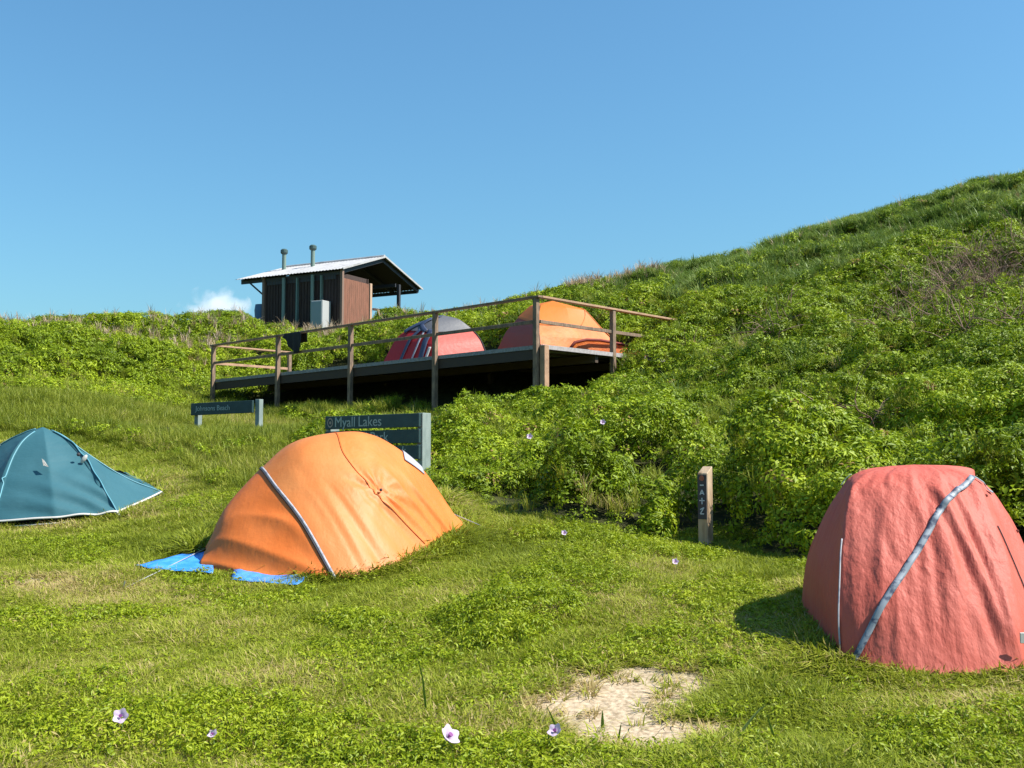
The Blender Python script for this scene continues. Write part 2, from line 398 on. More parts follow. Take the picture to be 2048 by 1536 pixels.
def line_on(name, S, path, r, cen, off, m, parent, n=40, disp=None):
    cen = np.array(cen); pts = []; L_ = len(path) - 1
    for k in range(n + 1):
        t = k / n * L_; i = min(int(t), L_ - 1); f = t - i
        a = path[i][0] * (1 - f) + path[i + 1][0] * f; b = path[i][1] * (1 - f) + path[i + 1][1] * f
        q = S.p(a, b); pts.append(Vector(q + S.nrm(a, b, cen=cen) * (off + (disp(a, b, q) if disp else 0))))
    bm = bmesh.new(); add_tube(bm, pts, r, 6); return build(name, bm, m, parent, smooth=True)
def wn(a, b, sa, sb, ox):
    return float(vnoise(a * sa, b * sb, 1.0, ox)) - 0.5
def peg(parent, p, q, m, name='guy_line', sag=0.0):
    bm = bmesh.new(); add_tube(bm, [p, (Vector(p) + Vector(q)) / 2 - Vector((0, 0, sag)), q], 0.004, 6); build(name, bm, m, parent)

M_orange = mat('orange tent nylon', (0.72, 0.235, 0.055), 0.55, trans=0.32, noise=(3.0, (0.74, 0.275, 0.08), 0.35, 0.65, (1, 1, 1)), bump=[(9, 0.35, 0.02, (1, 1, 0.5)), (38, 0.35, 0.005, (1, 1, 0.4))])
M_orange_low = mat('deep orange panel nylon', (0.74, 0.185, 0.03), 0.55, trans=0.28, noise=(3.0, (0.80, 0.22, 0.045), 0.35, 0.65, (1, 1, 1)), bump=[(9, 0.35, 0.02, (1, 1, 0.5)), (38, 0.35, 0.005, (1, 1, 0.4))])
M_orange_r = mat('warm orange panel nylon', (0.78, 0.205, 0.035), 0.55, trans=0.30, noise=(3.0, (0.82, 0.25, 0.055), 0.35, 0.65, (1, 1, 1)), bump=[(9, 0.45, 0.025, (1, 1, 0.5)), (38, 0.35, 0.005, (1, 1, 0.4))])
M_orange2 = mat('orange fly lower band', (0.78, 0.19, 0.03), 0.55, trans=0.28, bump=[(7, 0.4, 0.02, (1, 1, 1.8)), (38, 0.35, 0.005, (1, 1, 0.4))])
M_red = mat('faded red tent nylon', (0.57, 0.105, 0.070), 0.65, trans=0.25, noise=(2.5, (0.60, 0.14, 0.10), 0.35, 0.7, (1, 1, 1)),
            bump=[(7, 0.5, 0.03, (2.2, 2.2, 0.5)), (26, 0.5, 0.010, (1.6, 1.6, 0.35)), (70, 0.12, 0.003, (1, 1, 1))])
M_teal = mat('teal tent nylon', (0.035, 0.125, 0.155), 0.5, trans=0.22, noise=(2.0, (0.05, 0.15, 0.18), 0.35, 0.7, (1, 1, 1)), bump=[(6, 0.4, 0.02, (1, 1, 2.0)), (40, 0.1, 0.004, (1, 1, 1))])
M_grey = mat('grey webbing', (0.33, 0.33, 0.36), 0.7, noise=(12, (0.20, 0.20, 0.25), 0.5, 0.6, (1, 1, 1)))
M_tape = mat('worn silver seam tape', (0.21, 0.24, 0.28), 0.55, noise=(22, (0.05, 0.06, 0.10), 0.50, 0.60, (1, 1, 1)))
M_white = mat('off white trim', (0.48, 0.46, 0.43), 0.6)
M_darkin = mat('dark inner fabric', (0.035, 0.03, 0.035), 0.8)
M_maroon = mat('maroon inner wall', (0.16, 0.03, 0.02), 0.8)
M_blue = mat('blue tarpaulin', (0.03, 0.22, 0.72), 0.35, noise=(12, (0.06, 0.30, 0.80), 0.4, 0.6, (1, 1, 1)), bump=(30, 0.4, 0.008, (1, 1, 1)))
M_mesh = mat('pale grey vent mesh', (0.32, 0.32, 0.36), 0.7)
M_black = mat('black cloth', (0.012, 0.012, 0.014), 0.9, bump=(20, 0.4, 0.01, (1, 1, 1)))
M_metal = mat('tent pole alloy', (0.5, 0.5, 0.52), 0.35, metallic=1.0)

# ---- orange tent ------------------------------------------------
def orange_tent():
    cols = [  # near base, low, high, ridge
        [(398,1149,9.12),(402,1118,9.26),(410,1100,9.42),(420,1090,9.66)],
        [(540,1150,8.86),(484,1074,9.14),(460,1022,9.42),(465,1001,9.72)],
        [(673,1140,8.80),(608,1045,9.06),(552,972,9.36),(523,936,9.76)],
        [(775,1124,9.02),(694,1010,9.18),(616,920,9.44),(590,885,9.84)],
        [(862,1100,9.62),(757,992,9.42),(690,912,9.58),(668,865,9.94)],
        [(900,1086,9.98),(812,975,9.72),(758,905,9.82),(748,871,10.08)],
        [(938,1072,10.3),(884,1010,10.15),(848,955,10.15),(836,930,10.28)],
        [(958,1066,10.6),(926,1044,10.58),(908,1028,10.58),(902,1020,10.64)]]
    n = Vector((-0.556, 0.831, 0)); net = []; SH = (0.55, 0.42, 0.2, 0.05, 0, 0, 0, 0)
    for c in cols:
        P = [at(*q) for q in c]; T = P[-1]; row = list(P)
        for q in reversed(P[:-1]):
            r = q + n * (2 * max(0.15, (T - q).dot(n))) + Vector((0.831, 0.556, 0)) * SH[len(net)]; row.append(r)
        row[0].z = min(row[0].z, h1(row[0].x, row[0].y) + 0.01) if c is not cols[0] else row[0].z
        row[-1].z = h1(row[-1].x, row[-1].y)
        net.append(row)
    S = Cloth(net)
    base = at(640, 1142, 9.6); base.z = h1(base.x, base.y)
    t = empty('dome_tent', base, 'orange dome tent with a grey side strap, standing over blue tarpaulin', 'tent')
    cen = base + Vector((0, 0.3, 0.4))
    gx, gy = 0.60, 0.18           # where the guy point gathers the cloth
    def disp(a, b, p):
        d = 0.012 * wn(a, b, 9, 5, 1.0) + 0.005 * wn(a, b, 26, 10, 4.0)
        s = sstep(0.28, 0.24, a) * sstep(0.36, 0.16, b)
        fo = 44 * (b + 0.95 * a) + 2.5 * wn(a, b, 6, 6, 8); d += float(s) * 0.016 * (1 - abs(math.sin(fo / 2)) ** 0.8 * 1.6) * (0.7 + 0.8 * wn(a, b, 8, 5, 21))
        f = float(sstep(0.29, 0.38, a) * sstep(0.30, 0.14, b) * sstep(0.97, 0.80, a)); d += f * 0.034 * wn(a, b, 42, 2.5, 2) + f * 0.010 * math.sin(95 * a + 9 * wn(a, b, 7, 4, 2)) * (0.4 + wn(a, b, 9, 3, 7))
        r = math.hypot((a - gx) * 1.0, (b - gy) * 1.2); ang = math.atan2(b - gy, a - gx)
        d += 0.012 * math.exp(-(r / 0.11) ** 2) * math.sin(ang * 9 + 0.7) - 0.02 * math.exp(-(r / 0.03) ** 2)
        d -= 0.03 * math.sin(math.pi * min(1, max(0, (a - 0.29) / 0.28))) * float(sstep(0.0, 0.2, b) * sstep(0.5, 0.25, b)) if 0.29 < a < 0.57 else 0
        return d
    for (q0, q1, mm, nn_) in ((0, 2 / 7, M_orange_low, 60), (2 / 7, 4 / 7, M_orange, 70), (4 / 7, 1, M_orange_r, 80)):
        cloth_mesh('fly_panel', S, nn_, 90, cen, disp, a0=q0, a1=q1, m=mm, parent=t)
    st = 2 / 7
    ribbon('pole_sleeve', S, [(st, 0.0), (st, 0.5)], 0.021, cen, 0.008, M_grey, t, disp=disp)
    line_on('pole', S, [(st - 0.006, 0.0), (st - 0.006, 0.5)], 0.008, cen, 0.006, M_darkin, t, disp=disp)
    line_on('zip', S, [(4 / 7, 0.02), (4 / 7, gy)], 0.004, cen, 0.007, mat('dark orange zip', (0.50, 0.14, 0.03)), t, disp=disp)
    line_on('seam', S, [(4 / 7, gy), (4 / 7, 0.5)], 0.003, cen, 0.005, M_orange2, t, disp=disp)
    bm = bmesh.new(); q = S.p(gx, gy) + S.nrm(gx, gy, cen=np.array(cen)) * 0.004
    bmesh.ops.create_icosphere(bm, subdivisions=2, radius=0.014, matrix=Matrix.Translation(Vector(q))); build('toggle', bm, M_darkin, t)
    cloth_mesh('vent', S, 10, 8, cen, None, a0=0.80, a1=0.865, b0=0.37, b1=0.50, off=0.012, m=M_mesh, parent=t)
    # end wall seen edge-on at the left, with the inner tent
    e0, e1, e2 = at(384, 1134, 9.75), at(398, 1100, 9.75), at(420, 1092, 9.75)
    bm = bmesh.new(); g0 = at(388, 1138, 9.5); pts = [at(380, 1140, 9.72), at(386, 1118, 9.72), at(398, 1098, 9.72), at(424, 1096, 9.72), at(426, 1140, 9.55)]
    vs = [bm.verts.new(p) for p in pts]; f = bm.faces.new(vs)
    bmesh.ops.solidify(bm, geom=bm.faces[:], thickness=0.05); build('inner_wall', bm, M_maroon, t)
    zs = at(350, 1150, 9.1)
    def guy(u0, v0, y0, u1, v1, y1):
        q = at(u1, v1, y1); q.z = h1(q.x, q.y) + 0.02; peg(t, at(u0, v0, y0), q, M_grey)
        bm = bmesh.new(); add_tube(bm, [q + Vector((0, 0, 0.05)), q - Vector((0.03, 0, 0.08))], 0.006, 6); build('tent_peg', bm, M_metal, t)
    guy(415, 1095, 9.7, 250, 1182, 8.5); guy(893, 1022, 10.5, 985, 1068, 10.3)
    # tarpaulin: two visible lobes, one sheet under the tent
    def tarp(name, pts, label):
        bm = bmesh.new(); P = [at(*q) for q in pts]; n_ = 14; V = []
        for i in range(n_ + 1):
            r = []
            for j in range(7):
                s_, r_ = i / n_ + 0.008 * math.sin(j * 2.1), j / 6 + 0.02 * math.sin(i * 1.3)
                p = (P[0] * (1 - s_) + P[1] * s_) * (1 - r_) + (P[3] * (1 - s_) + P[2] * s_) * r_
                p.z = h1(p.x, p.y) + 0.028 + 0.014 * vnoise(p.x, p.y, 0.07, 4) + 0.022 * vnoise(p.x, p.y, 0.22, 9)
                r.append(bm.verts.new(p))
            V.append(r)
        for i in range(n_):
            for j in range(6): bm.faces.new((V[i][j], V[i + 1][j], V[i + 1][j + 1], V[i][j + 1]))
        bmesh.ops.recalc_face_normals(bm, faces=bm.faces[:]); bmesh.ops.solidify(bm, geom=bm.faces[:], thickness=0.003)
        o = build(name, bm, M_blue, smooth=True, loc=P[0]); tag(o, label, 'tarpaulin', 'blue tarpaulins under the orange tent')
    tarp('tarpaulin', [(268,1147,9.05),(425,1156,8.9),(430,1136,9.6),(352,1134,9.5)], 'bright blue tarpaulin corner poking out left of the orange tent')
    tarp('tarpaulin', [(462,1162,8.72),(596,1176,8.55),(640,1140,9.1),(470,1140,9.1)], 'blue tarpaulin edge lying in the grass in front of the orange tent')
orange_tent()

# ---- red tent -----------------------------------------------------
def red_tent():
    # columns round the tent; each: base, 1/4, 1/2, 3/4, shoulder, top
    L_sil = [(1601,1212,7.45),(1612,1120,7.40),(1646,1030,7.35),(1686,968,7.3),(1716,946,7.2),(1765,934,7.2)]
    L_seam = [(1684,1306,6.34),(1680,1200,6.45),(1686,1090,6.6),(1700,990,6.78),(1722,953,6.9),(1768,935,7.05)]
    F1 = [(1800,1328,6.12),(1795,1215,6.28),(1792,1100,6.46),(1790,1000,6.66),(1790,952,6.82),(1800,934,7.0)]
    F2 = [(1930,1334,6.08),(1922,1215,6.24),(1906,1100,6.42),(1888,1000,6.62),(1878,950,6.80),(1858,933,7.0)]
    R_seam = [(2048,1334,6.12),(2034,1220,6.28),(2008,1105,6.48),(1975,1010,6.68),(1948,958,6.84),(1890,936,7.0)]
    R_sil = [(2120,1300,6.75),(2092,1200,6.85),(2056,1108,6.95),(2014,1026,7.02),(1972,972,7.08),(1900,936,7.15)]
    def back(c, dx, Y, up=0): return [at(1024 + (u - 1024) * 0.9 + dx, v, y) for (u, v, y) in c]
    net = [[at(*q) for q in c] for c in (L_sil, L_seam, F1, F2, R_seam, R_sil)]
    c0 = at(1840, 1250, 7.35)
    def mirror(c, k):
        out = []
        for q in (at(*x) for x in c):
            r = Vector((c0.x + (q.x - c0.x) * 0.85 + 0.36, 2 * 7.25 - q.y - 0.02, q.z)); out.append(r)
        return out
    net += [mirror(R_seam, 0), mirror(F2, 0), mirror(F1, 0), mirror(L_seam, 0)]
    for c in net:
        g = h1(c[0].x, c[0].y)
        c[0].z = g + 0.005
    apex = at(1828, 929, 7.2)
    for c in net: c.append(apex.copy())
    S = Cloth(net, closed_i=True, lin_i=0.6)
    base = c0.copy(); base.z = h1(base.x, base.y)
    t = empty('dome_tent', base, 'faded red dome tent with a silver taped seam, at the right edge before the bushes', 'tent')
    cen = base + Vector((0, 0, 0.5)); n = len(net)
    def disp(a, b, p):
        f = math.sin(math.pi * min(b * 1.15, 1))
        d = 0.036 * wn(a, b, 34, 1.6, 1) * f + 0.014 * wn(a, b, 75, 2.5, 12) * f + 0.007 * wn(a, b, 60, 9, 3) + 0.012 * wn(a + b * 0.25, b, 44, 3, 6) * f
        # taut diagonal folds running to the right front corner
        x = a * n
        if 1 < x < 4.2:
            for (x0, x1, wd, am) in ((2.75, 3.9, 0.09, 0.036), (3.3, 3.98, 0.05, 0.018), (2.0, 3.6, 0.09, 0.012)):
                yy = 1 - b / 0.62
                if yy > 0:
                    xc = x0 + (x1 - x0) * yy ** 0.9
                    d += am * math.exp(-((x - xc) / (wd * 1.6)) ** 2) * min(1, yy * 4) * float(sstep(0.0, 0.14, b))
                    d -= am * 0.7 * math.exp(-((x - xc + 0.14) / (wd * 1.6)) ** 2) * min(1, yy * 4) * float(sstep(0.0, 0.14, b))
        d -= 0.02 * abs(math.sin(math.pi * x)) * f * (0.6 if 1 < x < 4 else 0.4)
        return d * float(sstep(1.0, 0.8, b))
    cloth_mesh('fly', S, 260, 90, cen, disp, m=M_red, parent=t)
    # straps
    def A(x): return x / n
    ribbon('pole_sleeve', S, [(A(1.22), 0.02), (A(1.72), 0.16), (A(2.25), 0.30), (A(2.80), 0.44), (A(3.4), 0.57), (A(3.98), 0.68)], 0.038, cen, 0.012, M_tape, t, 70, disp)
    ribbon('corner_tape', S, [(A(3.98), 0.68), (A(4.6), 0.60)], 0.026, cen, 0.014, M_tape, t, 20, disp)
    ribbon('corner_tape', S, [(A(0.25), 0.62), (A(0.3), 0.50)], 0.018, cen, 0.01, M_white, t, 20, disp)
    line_on('seam', S, [(A(1), 0.04), (A(1), 0.35)], 0.005, cen, 0.008, M_grey, t, disp=disp)
    line_on('seam', S, [(A(4.05), 0.42), (A(4.3), 0.25), (A(4.45), 0.1)], 0.004, cen, 0.006, M_darkin, t, disp=disp)
    for (a, b) in ((4.08, 0.55), (4.9, 0.42)):
        bm = bmesh.new(); q = S.p(A(a), b) + S.nrm(A(a), b, cen=np.array(cen)) * 0.004
        bmesh.ops.create_icosphere(bm, subdivisions=1, radius=0.012, matrix=Matrix.Translation(Vector(q)) ); build('toggle', bm, M_maroon, t)
    bm = bmesh.new(); q = at(2046, 1276, 6.12); 
    bmesh.ops.create_cube(bm, size=1, matrix=Matrix.Translation(q) @ Matrix.Diagonal((0.035, 0.01, 0.06, 1)))
    bmesh.ops.bevel(bm, geom=bm.edges[:], offset=0.003, segments=1, affect='EDGES'); build('fabric_tag', bm, M_white, t)
red_tent()

# ---- teal tent ------------------------------------------------------
def teal_tent():
    cols = [
        [(235,1026,11.3),(202,966,11.5),(172,917,11.8),(135,878,12.0)],
        [(325,995,12.5),(250,955,12.35),(172,905,12.2),(128,873,12.12)],
        [(250,985,13.6),(200,945,13.2),(150,900,12.8),(115,868,12.4)],
        [(-60,1000,13.6),(-30,950,13.2),(20,895,12.8),(60,866,12.4)],
        [(-190,1008,12.4),(-85,955,12.3),(0,890,12.2),(48,866,12.12)],
        [(-10,1045,11.15),(-4,995,11.3),(16,925,11.6),(46,878,11.85)],
        [(110,1036,11.1),(104,982,11.3),(97,926,11.6),(90,878,11.88)]]
    net = [[at(*q) for q in c] + [at(86, 854, 12.1)] for c in cols]
    for i, c in enumerate(net):
        g = h1(c[0].x, c[0].y) + 0.05; c[0].z = g if 1 <= i <= 4 else max(c[0].z, g)
    S = Cloth(net, closed_i=True, lin_i=0.85)
    base = at(90, 1045, 12.2); base.z = h1(base.x, base.y); cen = base + Vector((0, 0.1, 0.45)); n = 7
    t = empty('dome_tent', base, 'low teal dome tent with white hem, cut by the left edge of the lawn', 'tent')
    def disp(a, b, p):
        x = a * n; xr = (x + 2) % n    # front face runs 5..7
        f = math.sin(math.pi * min(b * 1.05, 1))
        d = 0.010 * wn(a, b, 16, 9, 1) * f
        if x > 5:
            u_ = (x - 5) / 2
            d += 0.013 * math.sin(26 * (b * 1.3 + 0.45 * u_ * u_) + 3 * u_ + 2 * wn(a, b, 12, 6, 5)) * float(sstep(0.55, 0.15, b)) * (0.3 + u_)
        if x < 1: d += 0.008 * math.sin(30 * (b - 0.2 * x)) * f
        d -= 0.035 * abs(math.sin(math.pi * x / (1 if x < 5 else 2) + (math.pi / 2 if x >= 5 and False else 0))) * f
        return d
    cloth_mesh('fly', S, 180, 60, cen, disp, m=M_teal, parent=t)
    seam_m = mat('pale teal seam', (0.09, 0.26, 0.32), 0.5)
    for x in (0, 1, 4, 5):
        line_on('seam', S, [(x / n, 0.0), (x / n, 0.9)], 0.007, cen, 0.004, seam_m, t, disp=disp)
    ribbon('hem', S, [(5 / n, 0.008), (6 / n, 0.008), (0.9999, 0.008)], 0.022, cen, 0.006, M_white, t, disp=disp)
    ribbon('hem', S, [(0.0001, 0.008), (1 / n, 0.008)], 0.022, cen, 0.006, M_white, t, disp=disp)
    # inner tent tub below the fly
    bm = bmesh.new(); ring = []
    ins = []
    for c in net:
        p = c[0]; d = (cen - p); d.z = 0; q = p + d.normalized() * 0.10; ins.append(q)
    lo = [Vector((q.x, q.y, h1(q.x, q.y) - 0.01)) for q in ins]; hi = [Vector((q.x, q.y, h1(q.x, q.y) + 0.09)) for q in ins]
    for i in range(n):
        j = (i + 1) % n; a_ = [bm.verts.new(v) for v in (lo[i], lo[j], hi[j], hi[i])]; bm.faces.new(a_)
    bmesh.ops.solidify(bm, geom=bm.faces[:], thickness=0.004)
    build('inner_tent', bm, M_darkin, t)
    bm = bmesh.new()
    f5, f6, f0 = [net[k][0] for k in (5, 6, 0)]
    dn = Vector((0, 0, -0.055))
    add_tube(bm, [f5 + dn, f6 + dn, f0 + dn + Vector((-0.05, 0, 0))], 0.011, 6)
    build('groundsheet_edge', bm, M_white, t)
    # vent cowl and logo patch
    bm = bmesh.new(); q = at(168, 918, 11.74)
    bmesh.ops.create_uvsphere(bm, u_segments=12, v_segments=8, radius=0.045, matrix=Matrix.Translation(q) @ Matrix.Rotation(R(35), 4, 'Y') @ Matrix.Diagonal((0.55, 0.5, 1.2, 1)))
    v_ = build('vent', bm, M_white, t, smooth=True)
    bm = bmesh.new(); bmesh.ops.create_uvsphere(bm, u_segments=10, v_segments=6, radius=0.02, matrix=Matrix.Translation(at(157, 909, 11.72))); build('vent_toggle', bm, M_darkin, t)
    bm = bmesh.new(); P = [at(86, 917, 11.55), at(91, 921, 11.55), at(100, 934, 11.5), at(89, 931, 11.5)]
    bm.faces.new([bm.verts.new(p + Vector((0, -0.03, 0))) for p in P]); bmesh.ops.solidify(bm, geom=bm.faces[:], thickness=0.02); build('patch', bm, M_white, t)
    # corner buckle and pegs
    bm = bmesh.new(); add_tube(bm, [net[0][0], at(242, 1037, 11.2)], 0.014, 6); build('corner_toggle', bm, M_white, t)
    peg(t, net[1][0], at(345, 1005, 12.5), M_white)
    peg(t, at(0, 890, 12.1), at(-90, 960, 11.6), M_white)
teal_tent()

# ------------------------------------------------------------------ deck
M_wood = mat('weathered deck timber', (0.21, 0.135, 0.085), 0.8, noise=[(4, (0.12, 0.08, 0.055), 0.4, 0.65, (1, 1, 1)), (30, (0.30, 0.21, 0.14), 0.5, 0.75, (1, 1, 0.2))], bump=(40, 0.4, 0.006, (1, 1, 0.2)))
M_rail = mat('pale sawn handrail', (0.38, 0.22, 0.13), 0.75, noise=[(5, (0.26, 0.15, 0.09), 0.4, 0.65, (1, 1, 1)), (40, (0.45, 0.30, 0.19), 0.5, 0.8, (1, 1, 1))], bump=(50, 0.3, 0.005, (1, 1, 1)))
M_board = mat('grey deck boards', (0.25, 0.25, 0.26), 0.7, noise=(20, (0.15, 0.14, 0.14), 0.4, 0.7, (1, 1, 1)), bump=(50, 0.3, 0.005, (1, 1, 1)))
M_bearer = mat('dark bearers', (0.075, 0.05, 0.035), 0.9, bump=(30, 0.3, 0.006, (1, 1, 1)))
def dk(u, v, z=0): return DC + D1 * u + D2 * v + Vector((0, 0, z))
def deck():
    t = empty('raised_deck', dk(0, 0, -1.0), 'long raised timber camping deck with handrails on the hillside', 'deck')
    zt = 0.0
    # boards run across the deck, ends showing along the front
    bm = bmesh.new(); nb = int(DL / 0.145)
    for i in range(nb + 1):
        u = i * DL / nb; add_beam(bm, dk(u, -0.03, -0.0175), dk(u, DW, -0.0175), 0.135, 0.035)
    build('deck_boards', bm, M_board, t)
    bm = bmesh.new(); add_beam(bm, dk(-0.09, -0.045, -0.04), dk(DL + 0.09, -0.045, -0.04), 0.03, 0.08); build('front_fascia', bm, M_board, t)
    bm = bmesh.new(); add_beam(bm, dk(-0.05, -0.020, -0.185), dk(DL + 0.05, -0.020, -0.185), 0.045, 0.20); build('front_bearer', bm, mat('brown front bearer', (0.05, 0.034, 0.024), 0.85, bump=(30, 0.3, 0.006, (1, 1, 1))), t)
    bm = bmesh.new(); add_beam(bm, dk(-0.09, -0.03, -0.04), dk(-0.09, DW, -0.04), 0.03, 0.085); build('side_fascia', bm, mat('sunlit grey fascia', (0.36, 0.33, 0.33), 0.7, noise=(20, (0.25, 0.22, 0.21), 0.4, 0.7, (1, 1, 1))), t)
    for v in (1.7, 3.3, 4.85):
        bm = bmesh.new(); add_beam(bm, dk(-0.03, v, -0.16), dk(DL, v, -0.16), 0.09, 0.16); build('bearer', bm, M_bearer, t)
    bm = bmesh.new()
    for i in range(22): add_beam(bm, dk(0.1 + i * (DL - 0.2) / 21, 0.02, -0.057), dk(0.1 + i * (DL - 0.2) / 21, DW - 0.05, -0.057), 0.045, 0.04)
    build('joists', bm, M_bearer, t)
    # posts: rail height 0.93
    RH = 0.93
    us = []
    for px in (1080, 877, 707, 561, 431):
        k = (px - 1024) / F   # x = k*y  (pitch is small)
        a = DC.x - k * DC.y; us.append(a / (k * D1.y - D1.x))
    us[0] = 0.0
    def post(u, v, top, bot=None, wd=0.10, m=M_wood):
        p = dk(u, v, 0); g = h1(p.x, p.y) - 0.3
        bm = bmesh.new(); add_beam(bm, Vector((p.x, p.y, g if bot is None else bot)), dk(u, v, top), wd, wd, up=D1, bev=0.004)
        return build('post', bm, m, t)
    for u in us: post(u, -0.11, RH, wd=0.10)
    post(0.0 - 0.14, -0.02, -0.02, wd=0.13, m=M_rail)   # stub doubling the corner pile
    vs = [2.2]
    for v in vs: post(-0.06, v, RH)
    post(DL + 0.05, 2.42, RH)
    for u in (0.2, 4, 8, 12.2):
        for v in (2.5, 4.8): post(u, v, -0.2, m=M_bearer)
    def rail(a, b, w_, h_, name='handrail', m=M_wood):
        bm = bmesh.new(); add_beam(bm, a, b, w_, h_, bev=0.004); build(name, bm, m, t)
    rail(dk(-0.12, -0.11, RH + 0.022), dk(us[-1] + 0.08, -0.11, RH + 0.022), 0.13, 0.042)
    rail(dk(-0.06, -0.04, RH + 0.024), dk(-0.06, 4.75, RH - 0.02), 0.13, 0.042, m=M_rail)
    rail(dk(DL + 0.05, -0.05, RH + 0.024), dk(DL + 0.05, 2.5, RH + 0.024), 0.13, 0.042, m=M_rail)
    rail(dk(0.02, -0.11, 0.46), dk(us[-1], -0.11, 0.46), 0.035, 0.07, 'mid_rail')
    rail(dk(-0.06, -0.06, 0.46), dk(-0.06, 4.2, 0.44), 0.035, 0.07, 'mid_rail')
    rail(dk(DL + 0.05, -0.05, 0.46), dk(DL + 0.05, 2.45, 0.46), 0.035, 0.07, 'mid_rail', M_rail)
    # black jacket hung on the rail
    k = (596 - 1024) / F; a = DC.x - k * DC.y; uj = a / (k * D1.y - D1.x)
    bm = bmesh.new(); n = 12
    # surface with folds: fan grid between the rail line and the lower outline
    top = [(-0.36, 0.03), (0.37, 0.03)]
    low = [(-0.40, -0.36), (-0.26, -0.50), (-0.12, -0.52), (0.08, -0.36), (0.24, -0.20), (0.38, -0.06)]
    V = []
    for i in range(n + 1):
        s = i / n; r = []
        tx = top[0][0] * (1 - s) + top[1][0] * s
        q = s * 5; qi = min(int(q), 4); f = q - qi; lx = low[qi][0] * (1 - f) + low[qi + 1][0] * f; ly = low[qi][1] * (1 - f) + low[qi + 1][1] * f
        for j in range(9):
            b = j / 8
            r.append(bm.verts.new(dk(uj + tx * (1 - b) + lx * b, -0.20 - 0.035 * math.sin(s * 19 + b) * b - 0.02 * b, RH + 0.035 * (1 - b) + ly * b)))
        # goes over the rail
        r.insert(0, bm.verts.new(dk(uj + tx, -0.10, RH + 0.055))); r.insert(0, bm.verts.new(dk(uj + tx, -0.01, RH + 0.03))); r.insert(0, bm.verts.new(dk(uj + tx, 0.0, RH - 0.22)))
        V.append(r)
    for i in range(n):
        for j in range(len(V[0]) - 1): bm.faces.new((V[i][j], V[i + 1][j], V[i + 1][j + 1], V[i][j + 1]))
    bmesh.ops.recalc_face_normals(bm, faces=bm.faces[:]); bmesh.ops.solidify(bm, geom=bm.faces[:], thickness=0.012)
    o = build('jacket', bm, M_black, smooth=True, loc=dk(uj, -0.11, RH)); tag(o, 'black jacket hung over the handrail of the deck', 'jacket')
deck()

# ---- tents on the deck ---------------------------------------------
def deck_tent_red():
    Z = DC.z
    def g(u, v, Y): p = at(u, v, Y); return p
    base = at(870, 700, 26.0); base.z = Z + 0.002
    def B(u, Y): p = at(u, 700, Y); p.z = Z + 0.01; return p
    cols = [
        [B(762, 26.3), g(792, 678, 26.2), g(815, 660, 26.1), g(850, 642, 26.0)],
        [B(868, 25.0), g(872, 690, 25.2), g(872, 663, 25.5), g(876, 642, 25.8)],
        [B(980, 25.6), g(962, 682, 25.7), g(944, 660, 25.9), g(918, 640, 25.95)],
        [B(965, 27.1), g(950, 682, 27.0), g(935, 660, 26.8), g(910, 640, 26.4)],
        [B(850, 27.6), g(855, 684, 27.3), g(862, 660, 27.0), g(875, 640, 26.5)]]
    net = [c + [g(886, 632, 26.1)] for c in cols]
    S = Cloth(net, True, 0.9, 0.35); cen = base + Vector((0, 0, 0.45)); n = 5
    t = empty('deck_tent', base, 'red and grey dome tent with dark straps standing on the raised deck', 'tent')
    mr = mat('salmon tent wall', (0.56, 0.10, 0.075), 0.55, trans=0.2, bump=(10, 0.4, 0.02, (1, 1, 1)))
    mr2 = mat('bright red door', (0.42, 0.015, 0.018), 0.55, trans=0.2, bump=(10, 0.4, 0.02, (1, 1, 1)))
    mg = mat('silver grey fly top', (0.09, 0.09, 0.10), 0.55, bump=(10, 0.3, 0.02, (1, 1, 1)))
    mn = mat('navy strap cloth', (0.03, 0.045, 0.09), 0.6)
    cloth_mesh('wall', S, 40, 14, cen, None, a0=1 / n, a1=1, b0=0, b1=0.5, m=mr, parent=t, smooth=False)
    cloth_mesh('door', S, 20, 14, cen, None, a0=0.0, a1=1 / n, b0=0, b1=0.5, m=mr2, parent=t, smooth=False)
    cloth_mesh('fly_top', S, 60, 14, cen, None, b0=0.48, b1=1.0, off=0.02, m=mg, parent=t, smooth=False)
    for (a, w_) in ((0.075, 0.10), (0.15, 0.17)):
        ribbon('door_strap', S, [(a, 0.0), (a, 0.28), (a + 0.02, 0.52)], w_, cen, 0.03, mn, t, 16)
    ribbon('door_tape', S, [(0.118, 0.0), (0.122, 0.28), (0.13, 0.5)], 0.06, cen, 0.034, M_mesh, t, 16)
    ribbon('door_tape', S, [(0.17, 0.0), (0.178, 0.2)], 0.09, cen, 0.036, M_white, t, 16)
    ribbon('top_strap', S, [(0.01, 0.42), (0.02, 0.62), (0.1, 0.82), (0.15, 0.95)], 0.12, cen, 0.035, mn, t, 16)
    ribbon('top_strap', S, [(0.14, 0.48), (0.07, 0.62), (0.05, 0.82)], 0.12, cen, 0.038, mn, t, 16)
    line_on('pole', S, [(2 / n, 0.0), (2 / n, 0.9)], 0.012, cen, 0.01, M_darkin, t)
deck_tent_red()
